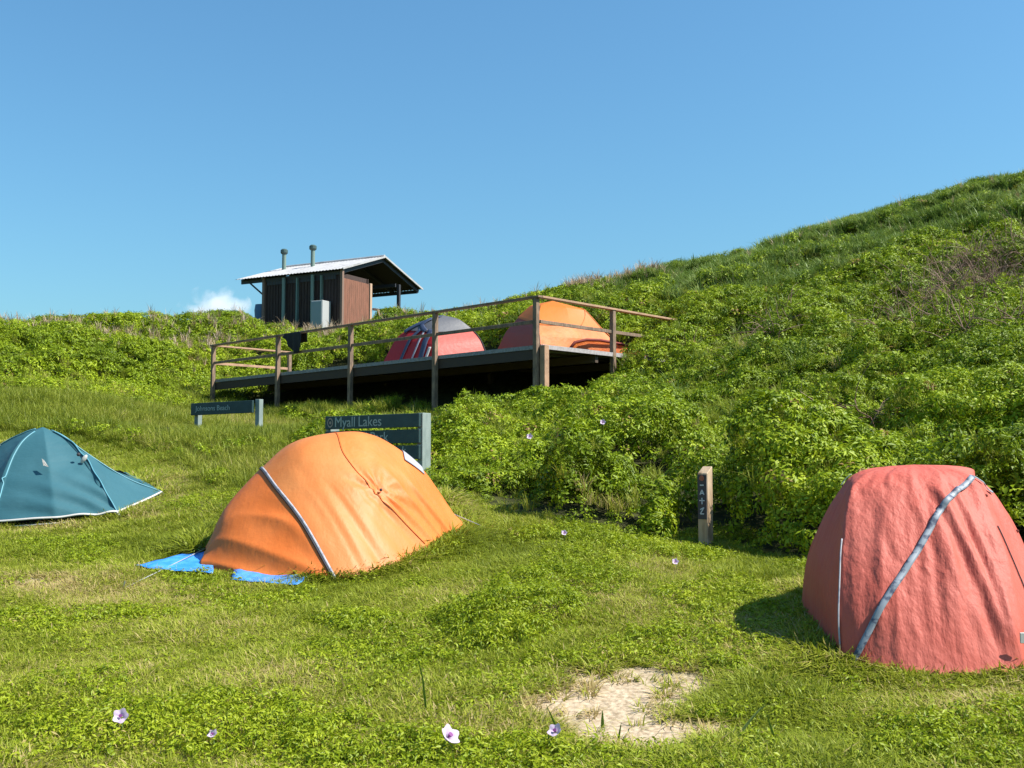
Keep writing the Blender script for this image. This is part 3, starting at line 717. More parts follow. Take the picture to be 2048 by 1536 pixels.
def deck_tent_orange():
    Z = DC.z; g = at
    def B(u, Y): p = at(u, 700, Y); p.z = Z + 0.01; return p
    base = at(1110, 700, 24.0); base.z = Z + 0.002
    cols = [
        [B(984, 24.9), g(1012, 664, 24.9), g(1038, 634, 24.8), g(1062, 612, 24.7)],
        [B(1082, 22.75), g(1080, 672, 22.9), g(1076, 648, 23.2), g(1082, 612, 23.9)],
        [B(1150, 23.3), g(1146, 676, 23.4), g(1140, 650, 23.6), g(1132, 615, 24.0)],
        [B(1246, 24.2), g(1226, 680, 24.2), g(1200, 655, 24.2), g(1168, 620, 24.2)],
        [B(1216, 26.0), g(1200, 680, 25.9), g(1178, 655, 25.7), g(1150, 615, 25.0)],
        [B(1060, 26.6), g(1062, 672, 26.4), g(1066, 645, 26.1), g(1080, 612, 25.2)]]
    net = [c + [g(1105, 603, 24.4)] for c in cols]
    S = Cloth(net, True, 1.0, 0.8); cen = base + Vector((0, 0, 0.45)); n = 6
    t = empty('deck_tent', base, 'orange and yellow dome tent behind the corner post of the raised deck', 'tent')
    mo = mat('deck tent orange wall', (0.58, 0.145, 0.02), 0.6, trans=0.2, noise=(4, (0.62, 0.20, 0.045), 0.4, 0.65, (1, 1, 1)), bump=(8, 0.5, 0.03, (1, 1, 1)))
    my = mat('deck tent yellow top', (0.60, 0.155, 0.006), 0.6, trans=0.2, bump=(7, 0.35, 0.02, (1, 1, 1)))
    mr = mat('deck tent shaded end', (0.26, 0.035, 0.008), 0.6, trans=0.1, bump=(8, 0.3, 0.02, (1, 1, 1)))  # end wall turned from the sun: its shade is put into this darker red-orange
    cloth_mesh('end_wall', S, 16, 16, cen, None, a0=0, a1=1 / n, b0=0, b1=0.5, m=mr, parent=t, smooth=False)
    cloth_mesh('wall', S, 50, 16, cen, None, a0=1 / n, a1=1, b0=0, b1=0.5, m=mo, parent=t, smooth=False)
    cloth_mesh('fly_top', S, 60, 16, cen, None, b0=0.48, b1=1.0, off=0.015, m=my, parent=t, smooth=False)
    line_on('pole', S, [(3 / n, 0.05), (3 / n, 0.8)], 0.016, cen, 0.01, my, t)
    line_on('pole', S, [(3 / n, 0.75), (2.35 / n, 0.5)], 0.012, cen, 0.015, mo, t)
    # crumpled flap at the tent foot, dark red roll along its upper edge
    bm = bmesh.new()
    pts = [B(1136, 23.1), g(1150, 686, 23.15), g(1172, 681, 23.3), g(1200, 682, 23.6), g(1232, 688, 23.9), g(1262, 694, 24.1), B(1285, 24.3)]
    pts[0].z += 0.03
    V = []
    for p in pts: 
        o_ = D2 * -0.02 + D1 * -0.25; lo = p + o_; lo.z = Z + 0.012
        V.append([bm.verts.new(p), bm.verts.new(p * 0.4 + lo * 0.6 + Vector((0, 0, 0.03))), bm.verts.new(lo)])
    for i in range(len(V) - 1):
        for j in range(2): bm.faces.new((V[i][j], V[i + 1][j], V[i + 1][j + 1], V[i][j + 1]))
    bmesh.ops.solidify(bm, geom=bm.faces[:], thickness=0.006); build('flap', bm, mo, t, smooth=True)
    bm = bmesh.new(); add_tube(bm, [p + Vector((0.0, -0.01, 0.015)) for p in pts[:-1]], 0.035, 6); build('rolled_door', bm, mat('dark red rolled cloth', (0.16, 0.02, 0.012), 0.8), t, smooth=True)
deck_tent_orange()

# ------------------------------------------------------------------ hut
M_corr = mat('galvanised roof sheet', (0.46, 0.44, 0.43), 0.5, metallic=0.2, noise=(3, (0.33, 0.31, 0.30), 0.45, 0.7, (1, 1, 1)))
M_under = mat('roof lining', (0.10, 0.085, 0.075), 0.8)
M_clad = mat('dark stained cladding', (0.040, 0.022, 0.018), 0.8, noise=(12, (0.06, 0.034, 0.027), 0.4, 0.7, (1, 1, 0.2)), bump=(30, 0.4, 0.01, (1, 1, 0.1)))
M_screen = mat('brown timber screen', (0.21, 0.085, 0.05), 0.8, noise=(12, (0.14, 0.06, 0.035), 0.4, 0.7, (1, 1, 0.2)), bump=(30, 0.4, 0.01, (1, 1, 0.1)))
M_pipe = mat('grey green vent pipe', (0.14, 0.20, 0.17), 0.5)
M_pipe_d = mat('dark vent cowl', (0.04, 0.075, 0.07), 0.5)
M_steel = mat('dark steel', (0.03, 0.03, 0.035), 0.6)
def hut():
    zg = h1(HC.x, HC.y) - 0.3
    zw = at(683, 536, 40.0).z            # eave height at the near foot of the gable
    def hp(p, q, z): return Vector((HC.x, HC.y, z)) + HU * p + HV * q
    t = empty('toilet_hut', hp(1.9, 1.4, zg + 0.3), 'dark timber toilet hut with pale gable roof on the ridge', 'hut')
    # walls: closed block of cladding boards, p 0..3.75, q 0..3.0
    WL, WQ, top = 3.72, 1.70, zw - 0.16
    bm = bmesh.new()
    add_beam(bm, hp(0.03, 0.06, (zg + top) / 2), hp(WL, 0.06, (zg + top) / 2), 0.05, top - zg)
    add_beam(bm, hp(WL, 0.04, (zg + top) / 2), hp(WL, WQ, (zg + top) / 2), 0.05, top - zg)
    add_beam(bm, hp(0.03, WQ, (zg + top) / 2), hp(WL, WQ, (zg + top) / 2), 0.05, top - zg)
    add_beam(bm, hp(0.10, 0.1, (zg + top) / 2), hp(0.10, WQ - 0.03, (zg + top) / 2), 0.05, top - zg)
    x = 0.1
    build('wall', bm, M_clad, t)
    bm = bmesh.new(); x = 0.12
    while x < WL:
        add_beam(bm, hp(x, 0.02, zg), hp(x, 0.02, top - 0.01), 0.035, 0.02, up=HU); x += 0.14
    build('cladding_battens', bm, M_clad, t)
    # dark strip of louvres below the eave
    bm = bmesh.new(); add_beam(bm, hp(0.3, 0.015, top - 0.12), hp(WL - 0.1, 0.015, top - 0.12), 0.02, 0.2); build('louvre', bm, M_steel, t)
    # corner post and side posts
    for (p, q) in ((-0.02, -0.02), (WL + 0.02, -0.02)):
        bm = bmesh.new(); add_beam(bm, hp(p, q, zg), hp(p, q, zw - 0.05), 0.11, 0.11, up=HU, bev=0.005); build('corner_post', bm, mat('corner post timber', (0.19, 0.12, 0.09), 0.8), t)
    # brown privacy screen on the right, ends in a pale post
    ts = at(700, 560, 40.5).z
    bm = bmesh.new(); k = 0.12
    while k < 1.68:
        add_beam(bm, hp(-0.02, k, zg), hp(-0.02, k, ts), 0.12, 0.03, up=HU); k += 0.125
    build('privacy_screen', bm, M_screen, t)
    bm = bmesh.new(); add_beam(bm, hp(-0.02, 1.78, zg), hp(-0.02, 1.78, ts + 0.04), 0.13, 0.10, up=HU, bev=0.004); build('screen_post', bm, mat('pale screen post', (0.42, 0.28, 0.19), 0.7), t)
    bm = bmesh.new(); add_beam(bm, hp(0.05, 1.1, zg), hp(0.05, 1.1, top), 0.05, 1.6, up=HU); 
    # inner cubicle wall visible above the screen
    bm.free()
    # far right roof post
    bm = bmesh.new(); add_beam(bm, hp(-0.15, 3.55, zg), hp(-0.15, 3.55, zw - 0.12), 0.12, 0.12, up=HU, bev=0.005); build('verandah_post', bm, M_steel, t)
    bm = bmesh.new(); add_beam(bm, hp(-0.1, 1.85, at(745, 617, 41.4).z), hp(-0.6, 3.9, at(780, 627, 43.0).z), 0.05, 0.09); build('ramp_rail', bm, M_clad, t)
    # roof: gable, foot 0 -> 5.25 across, from p=-0.15 to 5.0
    RW, p0, p1, rise = 5.25, -0.10, 5.02, 0.86
    q0 = -0.0; qm = RW / 2
    def slope(name, qa, za, qb, zb, m, ph):
        bm = bmesh.new(); n = int((p1 - p0) / 0.038); V = []
        for i in range(n + 1):
            p = p0 + (p1 - p0) * i / n; dz = 0.012 * math.sin(2 * math.pi * (p - p0) / 0.152)
            V.append((bm.verts.new(hp(p, qa, za + dz)), bm.verts.new(hp(p, qb, zb + dz))))
        for i in range(n): bm.faces.new((V[i][0], V[i + 1][0], V[i + 1][1], V[i][1]))
        bmesh.ops.recalc_face_normals(bm, faces=bm.faces[:]); bmesh.ops.solidify(bm, geom=bm.faces[:], thickness=0.006)
        return build(name, bm, m, r)
    r = bpy.data.objects.new('roof', bpy.data.meshes.new('roof')); 
    # roof part itself: ridge cap + purlin frame, the sheets are its sub-parts
    bm = bmesh.new(); add_tube(bm, [hp(p0, qm, zw + rise + 0.03), hp(p1, qm, zw + rise + 0.03)], 0.06, 8)
    bpy.data.objects.remove(r); r = build('roof', bm, M_corr, t)
    slope('roof_sheet', -0.24, zw - 0.07, qm, zw + rise + 0.015, M_corr, 0)
    slope('roof_sheet', qm, zw + rise + 0.015, RW + 0.12, zw - 0.03, M_corr, 1)
    bm = bmesh.new()
    for (qa, za, qb, zb) in ((0.0, zw - 0.045, qm, zw + rise - 0.045), (qm, zw + rise - 0.045, RW, zw - 0.045)):
        vs = [bm.verts.new(hp(*a)) for a in ((p0 + 0.04, qa, za), (p1 - 0.04, qa, za), (p1 - 0.04, qb, zb), (p0 + 0.04, qb, zb))]
        bm.faces.new(vs)
    bmesh.ops.solidify(bm, geom=bm.faces[:], thickness=0.02); build('lining', bm, M_under, r)
    bm = bmesh.new()
    for i in range(5):
        p = p0 + 0.12 + (p1 - p0 - 0.24) * i / 4
        for (qa, qb) in ((0.0, qm), (RW, qm)):
            add_beam(bm, hp(p, qa, zw - 0.13), hp(p, qb, zw + rise - 0.13), 0.05, 0.14)
    build('rafters', bm, M_steel, r)
    bm = bmesh.new()
    for q in (0.02, 3.55, 5.15): add_beam(bm, hp(p0 + 0.1, q, zw - 0.16 + (0.0 if q != 3.55 else 0.03)), hp(p1 - 0.1, q, zw - 0.16 + (0.0 if q != 3.55 else 0.03)), 0.06, 0.14)
    build('eave_beams', bm, M_steel, r)
    bm = bmesh.new()
    for (qa, qb) in ((-0.12, qm), (RW + 0.12, qm)): add_beam(bm, hp(p0 - 0.03, qa, zw - 0.04), hp(p0 - 0.03, qb, zw + rise + 0.005), 0.03, 0.07)
    build('barge_board', bm, M_corr, r)
    # strut at left
    bm = bmesh.new(); add_tube(bm, [hp(WL + 0.05, 0.0, zw - 0.75), hp(4.6, 0.0, zw - 0.12)], 0.035, 8); build('brace', bm, M_steel, t)
    # vent pipes up the front wall through the roof
    for (px, tv) in ((563, 500), (621, 492)):
        k = (px - 1024) / F; p = (HC.x - 0.1 * HV.x - k * (HC.y - 0.1 * HV.y)) / (k * HU.y - HU.x)
        bm = bmesh.new(); add_tube(bm, [hp(p, -0.1, zg), hp(p, -0.1, top - 0.01)], 0.07, 12); build('wall_pipe', bm, M_pipe, t)
        q = 1.75; a = HC.x + HV.x * q - k * (HC.y + HV.y * q); p = a / (k * HU.y - HU.x)
        Yp = HC.y + HU.y * p + HV.y * q; zt = at(px, tv + 6, Yp).z
        bm = bmesh.new(); add_tube(bm, [hp(p, q, zw + 0.3), hp(p, q, zt)], 0.085, 12); pp = build('vent_pipe', bm, M_pipe, t, smooth=False)
        bm = bmesh.new(); c = hp(p, q, zt + 0.06)
        add_tube(bm, [c + Vector((0, 0, -0.12)), c + Vector((0, 0, -0.06)), c + Vector((0, 0, 0.05)), c + Vector((0, 0, 0.10))], 0.15, 14)
        for v in bm.verts:
            if abs(v.co.z - (c.z + 0.10)) < 1e-4 or abs(v.co.z - (c.z - 0.12)) < 1e-4:
                v.co.x = c.x + (v.co.x - c.x) * 0.62; v.co.y = c.y + (v.co.y - c.y) * 0.62
        build('cowl', bm, M_pipe_d, pp)
    for px in (592, 641):
        k = (px - 1024) / F; p = (HC.x - k * HC.y) / (k * HU.y - HU.x)
        bm = bmesh.new(); add_beam(bm, hp(p, -0.03, zg), hp(p, -0.03, top - 0.05), 0.14, 0.05, up=HU); build('wall_pilaster', bm, M_pipe, t)
    # white cabinet
    k = (650 - 1024) / F; p = (HC.x - k * HC.y) / (k * HU.y - HU.x); ztop = at(650, 604, 40.2).z
    c = hp(p, -0.32, zg)
    e = empty('cabinet', c, 'pale metal cabinet standing against the toilet hut wall', 'cabinet')
    bm = bmesh.new(); add_beam(bm, hp(p - 0.27, -0.34, (zg + ztop) / 2), hp(p + 0.27, -0.34, (zg + ztop) / 2), 0.50, ztop - zg, bev=0.01); build('body', bm, mat('white enamel', (0.36, 0.37, 0.37), 0.5), e)
    bm = bmesh.new(); add_beam(bm, hp(p - 0.24, -0.605, (zg + ztop) / 2), hp(p + 0.24, -0.605, (zg + ztop) / 2), 0.02, ztop - zg - 0.08, bev=0.004); build('door', bm, mat('grey cabinet door', (0.20, 0.25, 0.27), 0.5), e)
    # blue barrel at left end
    c = hp(WL + 0.32, 0.2, zg); zb = at(530, 606, 41.6).z
    bm = bmesh.new(); zs = np.linspace(zg, zb, 9)
    add_tube(bm, [Vector((c.x, c.y, z)) for z in zs], 0.26, 16)
    for v in bm.verts:
        i = int(round((v.co.z - zg) / (zb - zg) * 8)); f = 1.06 if i % 3 == 1 else (0.93 if i in (0, 8) else 1.0)
        v.co.x = c.x + (v.co.x - c.x) * f; v.co.y = c.y + (v.co.y - c.y) * f
    o = build('water_barrel', bm, mat('dull blue plastic', (0.05, 0.12, 0.22), 0.5), loc=Vector((c.x, c.y, zg))); tag(o, 'dull blue barrel at the left end of the toilet hut', 'barrel')
hut()

# ------------------------------------------------------------------ signs and bollard
M_sign = mat('dark green sign paint', (0.017, 0.040, 0.042), 0.5, noise=(8, (0.028, 0.058, 0.058), 0.4, 0.7, (1, 1, 1)), spec=0.4)
M_spost = mat('sage green sign post', (0.22, 0.265, 0.245), 0.6, noise=(15, (0.16, 0.20, 0.185), 0.4, 0.7, (1, 1, 0.3)))
M_letter = mat('faded sign lettering', (0.30, 0.37, 0.34), 0.7)
def words(s, size, o, dx, nrm, parent, gap=0.30):
    for wd in s.split():
        me = text_mesh(wd, size, 0.002); wx = max(v.co.x for v in me.vertices); place_text(me, o, dx, nrm); link('lettering', me, M_letter, parent); o = o + dx * (wx + size * gap)
def place_text(me, origin, dx, nrm):
    """lay text so its x runs along dx, faces nrm"""
    up = Vector((0, 0, 1)); M = Matrix(((dx.x, up.x, nrm.x, origin.x), (dx.y, up.y, nrm.y, origin.y), (dx.z, up.z, nrm.z, origin.z), (0, 0, 0, 1)))
    me.transform(M); return me
def big_sign():
    Rt = at(838, 826, 12.5); d = Vector((0.80, -0.60, 0)).normalized(); nn = Vector((-0.60, -0.80, 0)); bk = -nn
    L_ = 1.56
    lt = Rt - d * L_; gz = h1(Rt.x, Rt.y)
    t = empty('park_sign', Vector((Rt.x - d.x * L_ / 2, Rt.y - d.y * L_ / 2, gz)), 'dark green park name sign of stacked planks behind the orange tent', 'sign')
    hgt, gap = 0.160, 0.026
    for i in range(3):
        zc = Rt.z - hgt / 2 - i * (hgt + gap)
        bm = bmesh.new(); a = lt.copy(); b = Rt.copy(); a.z = b.z = zc
        add_beam(bm, a + bk * 0.02, b + bk * 0.02, 0.04, hgt, bev=0.004); pl = build('plank', bm, M_sign, t)
        if i == 0:
            words('Myall Lakes', 0.175, a + d * 0.17 + nn * 0.003 - Vector((0, 0, 0.055)), d, nn, pl)
            # ring emblem
            bm = bmesh.new(); c = a + d * 0.095 + nn * 0.003
            for k in range(24):
                t0, t1 = k / 24 * 2 * math.pi, (k + 1) / 24 * 2 * math.pi
                q = [c + (d * math.cos(t_) + Vector((0, 0, 1)) * math.sin(t_) * 1.2) * rr for (t_, rr) in ((t0, .036), (t1, .036), (t1, .050), (t0, .050))]
                bm.faces.new([bm.verts.new(x) for x in q])
            bmesh.ops.create_circle(bm, cap_ends=True, radius=0.018, segments=12, matrix=Matrix.Translation(c) @ nn.to_track_quat('Z', 'Y').to_matrix().to_4x4())
            bmesh.ops.solidify(bm, geom=bm.faces[:], thickness=0.002); build('emblem', bm, mat('brown emblem', (0.30, 0.25, 0.20), 0.7), pl)
        elif i == 1:
            words('National Park', 0.165, a + d * 0.17 + nn * 0.003 - Vector((0, 0, 0.055)), d, nn, pl)
        else:
            me = text_mesh('k', 0.13, 0.002); place_text(me, a + d * 1.30 + nn * 0.003 - Vector((0, 0, 0.02)), d, nn); link('lettering', me, M_letter, pl)
    for (s, tp) in ((0.02, 0.0), (L_ - 0.02, -0.005)):
        p = Rt - d * s + bk * 0.115; g = h1(p.x, p.y) - 0.3
        bm = bmesh.new(); add_beam(bm, Vector((p.x, p.y, g)), Vector((p.x, p.y, Rt.z + tp + 0.004)), 0.08 if s < .5 else .08, 0.15, up=nn, bev=0.004); build('post', bm, M_spost, t)
big_sign()
def small_sign():
    A = at(382, 808, 18.9); B = at(514, 799, 18.2); d = (B - A); d.z = 0; L_ = d.length; d.normalize(); nn = Vector((d.y, -d.x, 0)); bk = -nn
    zt = (A.z + B.z) / 2; hgt = 0.21
    gz = h1(A.x, A.y)
    t = empty('track_sign', Vector(((A.x + B.x) / 2, (A.y + B.y) / 2, gz)), 'small low dark green sign of one board below the deck left end', 'sign')
    bm = bmesh.new(); a = A + bk * 0.02; b = B + bk * 0.02; a.z = A.z - hgt / 2 + 0.01; b.z = B.z - hgt / 2 - 0.01
    add_beam(bm, a, b - d * 0.1, 0.05, hgt, bev=0.004); pl = build('board', bm, M_sign, t)
    words('Johnsons Beach', 0.125, a + d * 0.12 + nn * 0.03 - Vector((0, 0, 0.03)), d, nn, pl)
    for (p, m) in ((A + d * 0.07, M_spost), (B - d * 0.045, M_spost)):
        q = p + bk * 0.11; bm = bmesh.new()
        add_beam(bm, Vector((q.x, q.y, h1(q.x, q.y) - 0.2)), Vector((q.x, q.y, p.z + (0.01 if p.x > A.x + 0.5 else -0.06))), 0.09, 0.10, up=nn, bev=0.004); build('post', bm, m, t)
small_sign()
def bollard():
    g = at(1412, 1108, 10.3); g.z = h1(g.x, g.y); top = at(1412, 932, 10.3)
    ang = R(-40)
    t = empty('marker_post', g, 'squat timber track marker post with slanted top before the bushes', 'post', rz=0)
    wv = 0.105
    dx = Vector((math.cos(ang), math.sin(ang), 0)); dy = Vector((-dx.y, dx.x, 0))    # dx: along dark face, left to right
    bm = bmesh.new(); z0 = g.z - 0.25; vs = []
    for (a, b) in ((-1, -1), (1, -1), (1, 1), (-1, 1)):
        p = g + dx * a * wv / 2 + dy * b * wv / 2; vs.append((bm.verts.new((p.x, p.y, z0)), bm.verts.new((p.x, p.y, top.z - 0.035 + 0.035 * b))))
    for i in range(4): bm.faces.new((vs[i][0], vs[(i + 1) % 4][0], vs[(i + 1) % 4][1], vs[i][1]))
    bm.faces.new([v[1] for v in vs]); bm.faces.new([v[0] for v in vs][::-1])
    bmesh.ops.bevel(bm, geom=bm.edges[:], offset=0.006, segments=1, affect='EDGES')
    build('timber', bm, mat('weathered marker timber', (0.42, 0.30, 0.19), 0.8, noise=[(14, (0.25, 0.16, 0.09), 0.42, 0.6, (1, 1, 0.15)), (4, (0.50, 0.38, 0.27), 0.45, 0.7, (1, 1, 1))], bump=(40, 0.5, 0.006, (1, 1, 0.15))), t)
    # dark sheet puts the left face's shade into colour; it carries small pictograms
    fn = -dy; fc = g + fn * (wv / 2 + 0.004)
    bm = bmesh.new(); a = fc.copy(); b = fc.copy(); a.z = top.z - 0.50; b.z = top.z - 0.085
    add_beam(bm, a, b, 0.094, 0.006, up=fn); pl = build('shaded_face', bm, mat('navy marker face shade', (0.02, 0.03, 0.045), 0.5), t)
    c = fc + fn * 0.005; mp = mat('pale pictogram', (0.5, 0.55, 0.62), 0.6)
    def mark(*segs):
        bm = bmesh.new()
        for (x0, y0, x1, y1) in segs:
            add_beam(bm, c + dx * x0 + Vector((0, 0, top.z - c.z + y0)), c + dx * x1 + Vector((0, 0, top.z - c.z + y1)), 0.010, 0.003, up=fn)
        build('pictogram', bm, mp, pl)
    mark((-.02, -.18, .02, -.18)); mark((-.02, -.27, .0, -.225), (.0, -.225, .022, -.27), (-.012, -.257, .014, -.257))
    mark((-.028, -.325, .028, -.325), (0, -.30, 0, -.36)); mark((-.02, -.41, .02, -.39), (.02, -.39, -.02, -.45), (-.02, -.45, .02, -.45))
    bm = bmesh.new(); bmesh.ops.create_cone(bm, cap_ends=True, segments=14, radius1=0.026, radius2=0.026, depth=0.006, matrix=Matrix.Translation(c + Vector((0, 0, top.z - c.z - 0.115))) @ fn.to_track_quat('Z', 'Y').to_matrix().to_4x4())
    build('roundel', bm, mat('rust red roundel', (0.30, 0.09, 0.05), 0.6), pl)
bollard()

# ------------------------------------------------------------------ plants: source meshes
def src(name, verts, faces, lv, m):
    me = bpy.data.meshes.new(name); me.from_pydata(verts, [], faces)
    a = me.attributes.new('leafv', 'FLOAT', 'FACE'); a.data.foreach_set('value', lv)
    me.materials.append(m)
    for p in me.polygons: p.use_smooth = True
    return bpy.data.objects.new(name, me)
def leaf_clump(rs, n, rad, size, m, flat=0.6, narrow=0.36, name='leaf_clump'):
    V, Fc, lv = [], [], []
    for k in range(n):
        th = rs.uniform(0, 2 * math.pi); ph = math.acos(rs.uniform(0.0, 1)) * 0.95
        rr = rad * rs.uniform(0.35, 1.0)
        c = Vector((math.cos(th) * math.sin(ph) * rr, math.sin(th) * math.sin(ph) * rr, math.cos(ph) * rr * flat))
        out = Vector((math.cos(th), math.sin(th), rs.uniform(-0.3, 0.6))).normalized()
        nr = (Vector((math.cos(th) * math.sin(ph), math.sin(th) * math.sin(ph), math.cos(ph) + 0.5)) + Vector((rs.gauss(0, .45), rs.gauss(0, .45), rs.gauss(0, .3)))).normalized()
        out = (out + Vector((rs.gauss(0, .5), rs.gauss(0, .5), 0))).normalized(); sd_ = nr.cross(out).normalized(); out = sd_.cross(nr).normalized()
        L_ = size * rs.uniform(0.65, 1.25); W_ = L_ * narrow * rs.uniform(0.8, 1.2); i = len(V)
        fold = nr * W_ * 0.35
        V += [c, c + out * L_ * 0.45 + sd_ * W_ + fold, c + out * L_ * 0.5 - nr * L_ * 0.02, c + out * L_ * 0.45 - sd_ * W_ + fold, c + out * L_ - nr * L_ * 0.15]
        Fc += [(i, i + 2, i + 1), (i, i + 3, i + 2), (i + 1, i + 2, i + 4), (i + 3, i + 4, i + 2)]
        lv += [rs.random()] * 4
    return src(name, [tuple(v) for v in V], Fc, lv, m)
def grass_tuft(rs, n, rad, hgt, wid, m, lean=0.6, name='grass_tuft', seg=3, dead=0.0):
    V, Fc, lv = [], [], []
    for k in range(n):
        th = rs.uniform(0, 2 * math.pi); r0 = rad * math.sqrt(rs.random()); b = Vector((math.cos(th) * r0, math.sin(th) * r0, -0.01))
        az = th + rs.gauss(0, 0.9); d = Vector((math.cos(az), math.sin(az), 0)); s = Vector((-d.y, d.x, 0))
        h = hgt * rs.uniform(0.5, 1.15); ln = lean * rs.uniform(0.2, 1.4); i = len(V); w_ = wid * rs.uniform(0.7, 1.3)
        tw = rs.uniform(-0.8, 0.8)
        for q in range(seg + 1):
            f = q / seg; p = b + d * h * ln * f * f + Vector((0, 0, h * (f - 0.42 * min(1, ln) * f * f)))
            ss = (s * math.cos(tw * f) + d * math.sin(tw * f)) * w_ * 0.5 * (1 - 0.75 * f * f)
            if q < seg: V += [p - ss, p + ss]
            else: V += [p]
        for q in range(seg - 1): Fc.append((i + 2 * q, i + 2 * q + 1, i + 2 * q + 3, i + 2 * q + 2))
        Fc.append((i + 2 * seg - 2, i + 2 * seg - 1, i + 2 * seg)); v = 1.0 if rs.random() < dead else rs.random() * 0.9
        lv += [v] * seg
    return src(name, [tuple(v) for v in V], Fc, lv, m)
def twig(rs, n, hgt, m, name='twig_clump'):
    V, Fc, lv = [], [], []
    for k in range(n):
        p = Vector((rs.gauss(0, .12), rs.gauss(0, .12), -0.05)); d = Vector((rs.gauss(0, .8), rs.gauss(0, .8), rs.uniform(0.1, 1.0))).normalized()
        pts = [p]
        for q in range(5): d = (d + Vector((rs.gauss(0, .3), rs.gauss(0, .3), rs.gauss(-0.08, .2)))).normalized(); p = p + d * hgt / 5; pts.append(p)
        v = rs.random()
        for q in range(5):
            a, b = pts[q], pts[q + 1]; dd = (b - a).normalized(); s = dd.cross(Vector((0, 0, 1))).normalized(); u = s.cross(dd); r0 = 0.008 * (1 - q / 7); r1 = 0.008 * (1 - (q + 1) / 7)
            i = len(V)
            for (c, rr) in ((a, r0), (b, r1)):
                for k2 in range(3):
                    an = k2 * 2.0944; V.append(c + (s * math.cos(an) + u * math.sin(an)) * rr)
            for k2 in range(3): Fc.append((i + k2, i + (k2 + 1) % 3, i + 3 + (k2 + 1) % 3, i + 3 + k2)); lv.append(v)
    return src(name, [tuple(v) for v in V], Fc, lv, m)

def scatter(name, P, rot, scl, idx, tint, sources, label, cat):
    N_ = len(P); me = bpy.data.meshes.new(name); me.vertices.add(N_); me.vertices.foreach_set('co', P.astype(np.float32).ravel())
    for nm, ty, dat, key in (('rot', 'FLOAT_VECTOR', rot, 'vector'), ('scl', 'FLOAT', scl, 'value'), ('idx', 'INT', idx, 'value'), ('tint', 'FLOAT', tint, 'value')):
        a = me.attributes.new(nm, ty, 'POINT'); a.data.foreach_set(key, np.asarray(dat, np.int32 if ty == 'INT' else np.float32).ravel())
    o = bpy.data.objects.new(name, me); col.objects.link(o)
    c = bpy.data.collections.new(name + ' sources')
    for s in sources: c.objects.link(s)
    g = bpy.data.node_groups.new(name, 'GeometryNodeTree')
    g.interface.new_socket('Geometry', in_out='INPUT', socket_type='NodeSocketGeometry'); g.interface.new_socket('Geometry', in_out='OUTPUT', socket_type='NodeSocketGeometry')
    N = g.nodes; L = g.links; gi = N.new('NodeGroupInput'); go = N.new('NodeGroupOutput'); ip = N.new('GeometryNodeInstanceOnPoints')
    ci = N.new('GeometryNodeCollectionInfo'); ci.inputs['Collection'].default_value = c; ci.inputs['Separate Children'].default_value = True; ci.inputs['Reset Children'].default_value = True
    def na(nm, ty):
        n = N.new('GeometryNodeInputNamedAttribute'); n.data_type = ty; n.inputs['Name'].default_value = nm; return n.outputs['Attribute']
    L.new(gi.outputs[0], ip.inputs['Points']); L.new(ci.outputs[0], ip.inputs['Instance']); ip.inputs['Pick Instance'].default_value = True
    L.new(na('idx', 'INT'), ip.inputs['Instance Index']); L.new(na('rot', 'FLOAT_VECTOR'), ip.inputs['Rotation']); L.new(na('scl', 'FLOAT'), ip.inputs['Scale'])
    L.new(ip.outputs[0], go.inputs[0])
    md = o.modifiers.new('scatter', 'NODES'); md.node_group = g
    return tag(o, label, cat, kind='stuff')

rs = random.Random(5)
M_leaf = leaf_mat('scrub leaves', (0.075, 0.12, 0.004), (0.205, 0.285, 0.006), (0.36, 0.43, 0.018), (0.30, 0.19, 0.07), 0.27, 0.5, dead_at=0.95)
M_lush = leaf_mat('creeper leaves', (0.10, 0.15, 0.005), (0.225, 0.295, 0.008), (0.36, 0.41, 0.024), (0.38, 0.29, 0.10), 0.35, 0.45, dead_at=0.93)
M_blade = leaf_mat('long grass blades', (0.11, 0.145, 0.012), (0.225, 0.265, 0.022), (0.35, 0.35, 0.06), (0.44, 0.34, 0.16), 0.35, 0.5, dead_at=0.86)
M_bluegrass = leaf_mat('hilltop grass blades', (0.07, 0.125, 0.02), (0.15, 0.225, 0.04), (0.26, 0.33, 0.09), (0.30, 0.26, 0.14), 0.3, 0.5, dead_at=0.93)
M_lawn = leaf_mat('lawn blades', (0.12, 0.155, 0.008), (0.25, 0.295, 0.018), (0.38, 0.39, 0.055), (0.46, 0.36, 0.15), 0.35, 0.55, dead_at=0.84)
M_twig = leaf_mat('dry bramble stems', (0.10, 0.055, 0.04), (0.18, 0.11, 0.08), (0.30, 0.21, 0.15), (0.36, 0.28, 0.2), 0.0, 0.8)
M_seed = leaf_mat('dry seed heads', (0.25, 0.16, 0.09), (0.36, 0.25, 0.15), (0.46, 0.35, 0.24), (0.5, 0.4, 0.3), 0.2, 0.8)
scrub_src = [leaf_clump(rs, 48, 0.15, 0.056, M_leaf, narrow=0.30) for _ in range(5)] + [leaf_clump(rs, 60, 0.16, 0.085, M_leaf, narrow=0.13, name='narrow_clump') for _ in range(3)] + [leaf_clump(rs, 40, 0.13, 0.040, M_leaf, narrow=0.42, name='small_clump') for _ in range(3)]
lush_src = [leaf_clump(rs, 28, 0.06, 0.027, M_lush, narrow=0.18, name='creeper_clump') for _ in range(6)]
long_src = [grass_tuft(rs, 30, 0.09, 0.34, 0.010, M_blade, 0.8, name='long_grass_tuft', dead=0.08) for _ in range(6)]
blue_src = [grass_tuft(rs, 24, 0.12, 0.38, 0.020, M_bluegrass, 0.9, name='hill_grass_tuft', dead=0.03) for _ in range(6)]
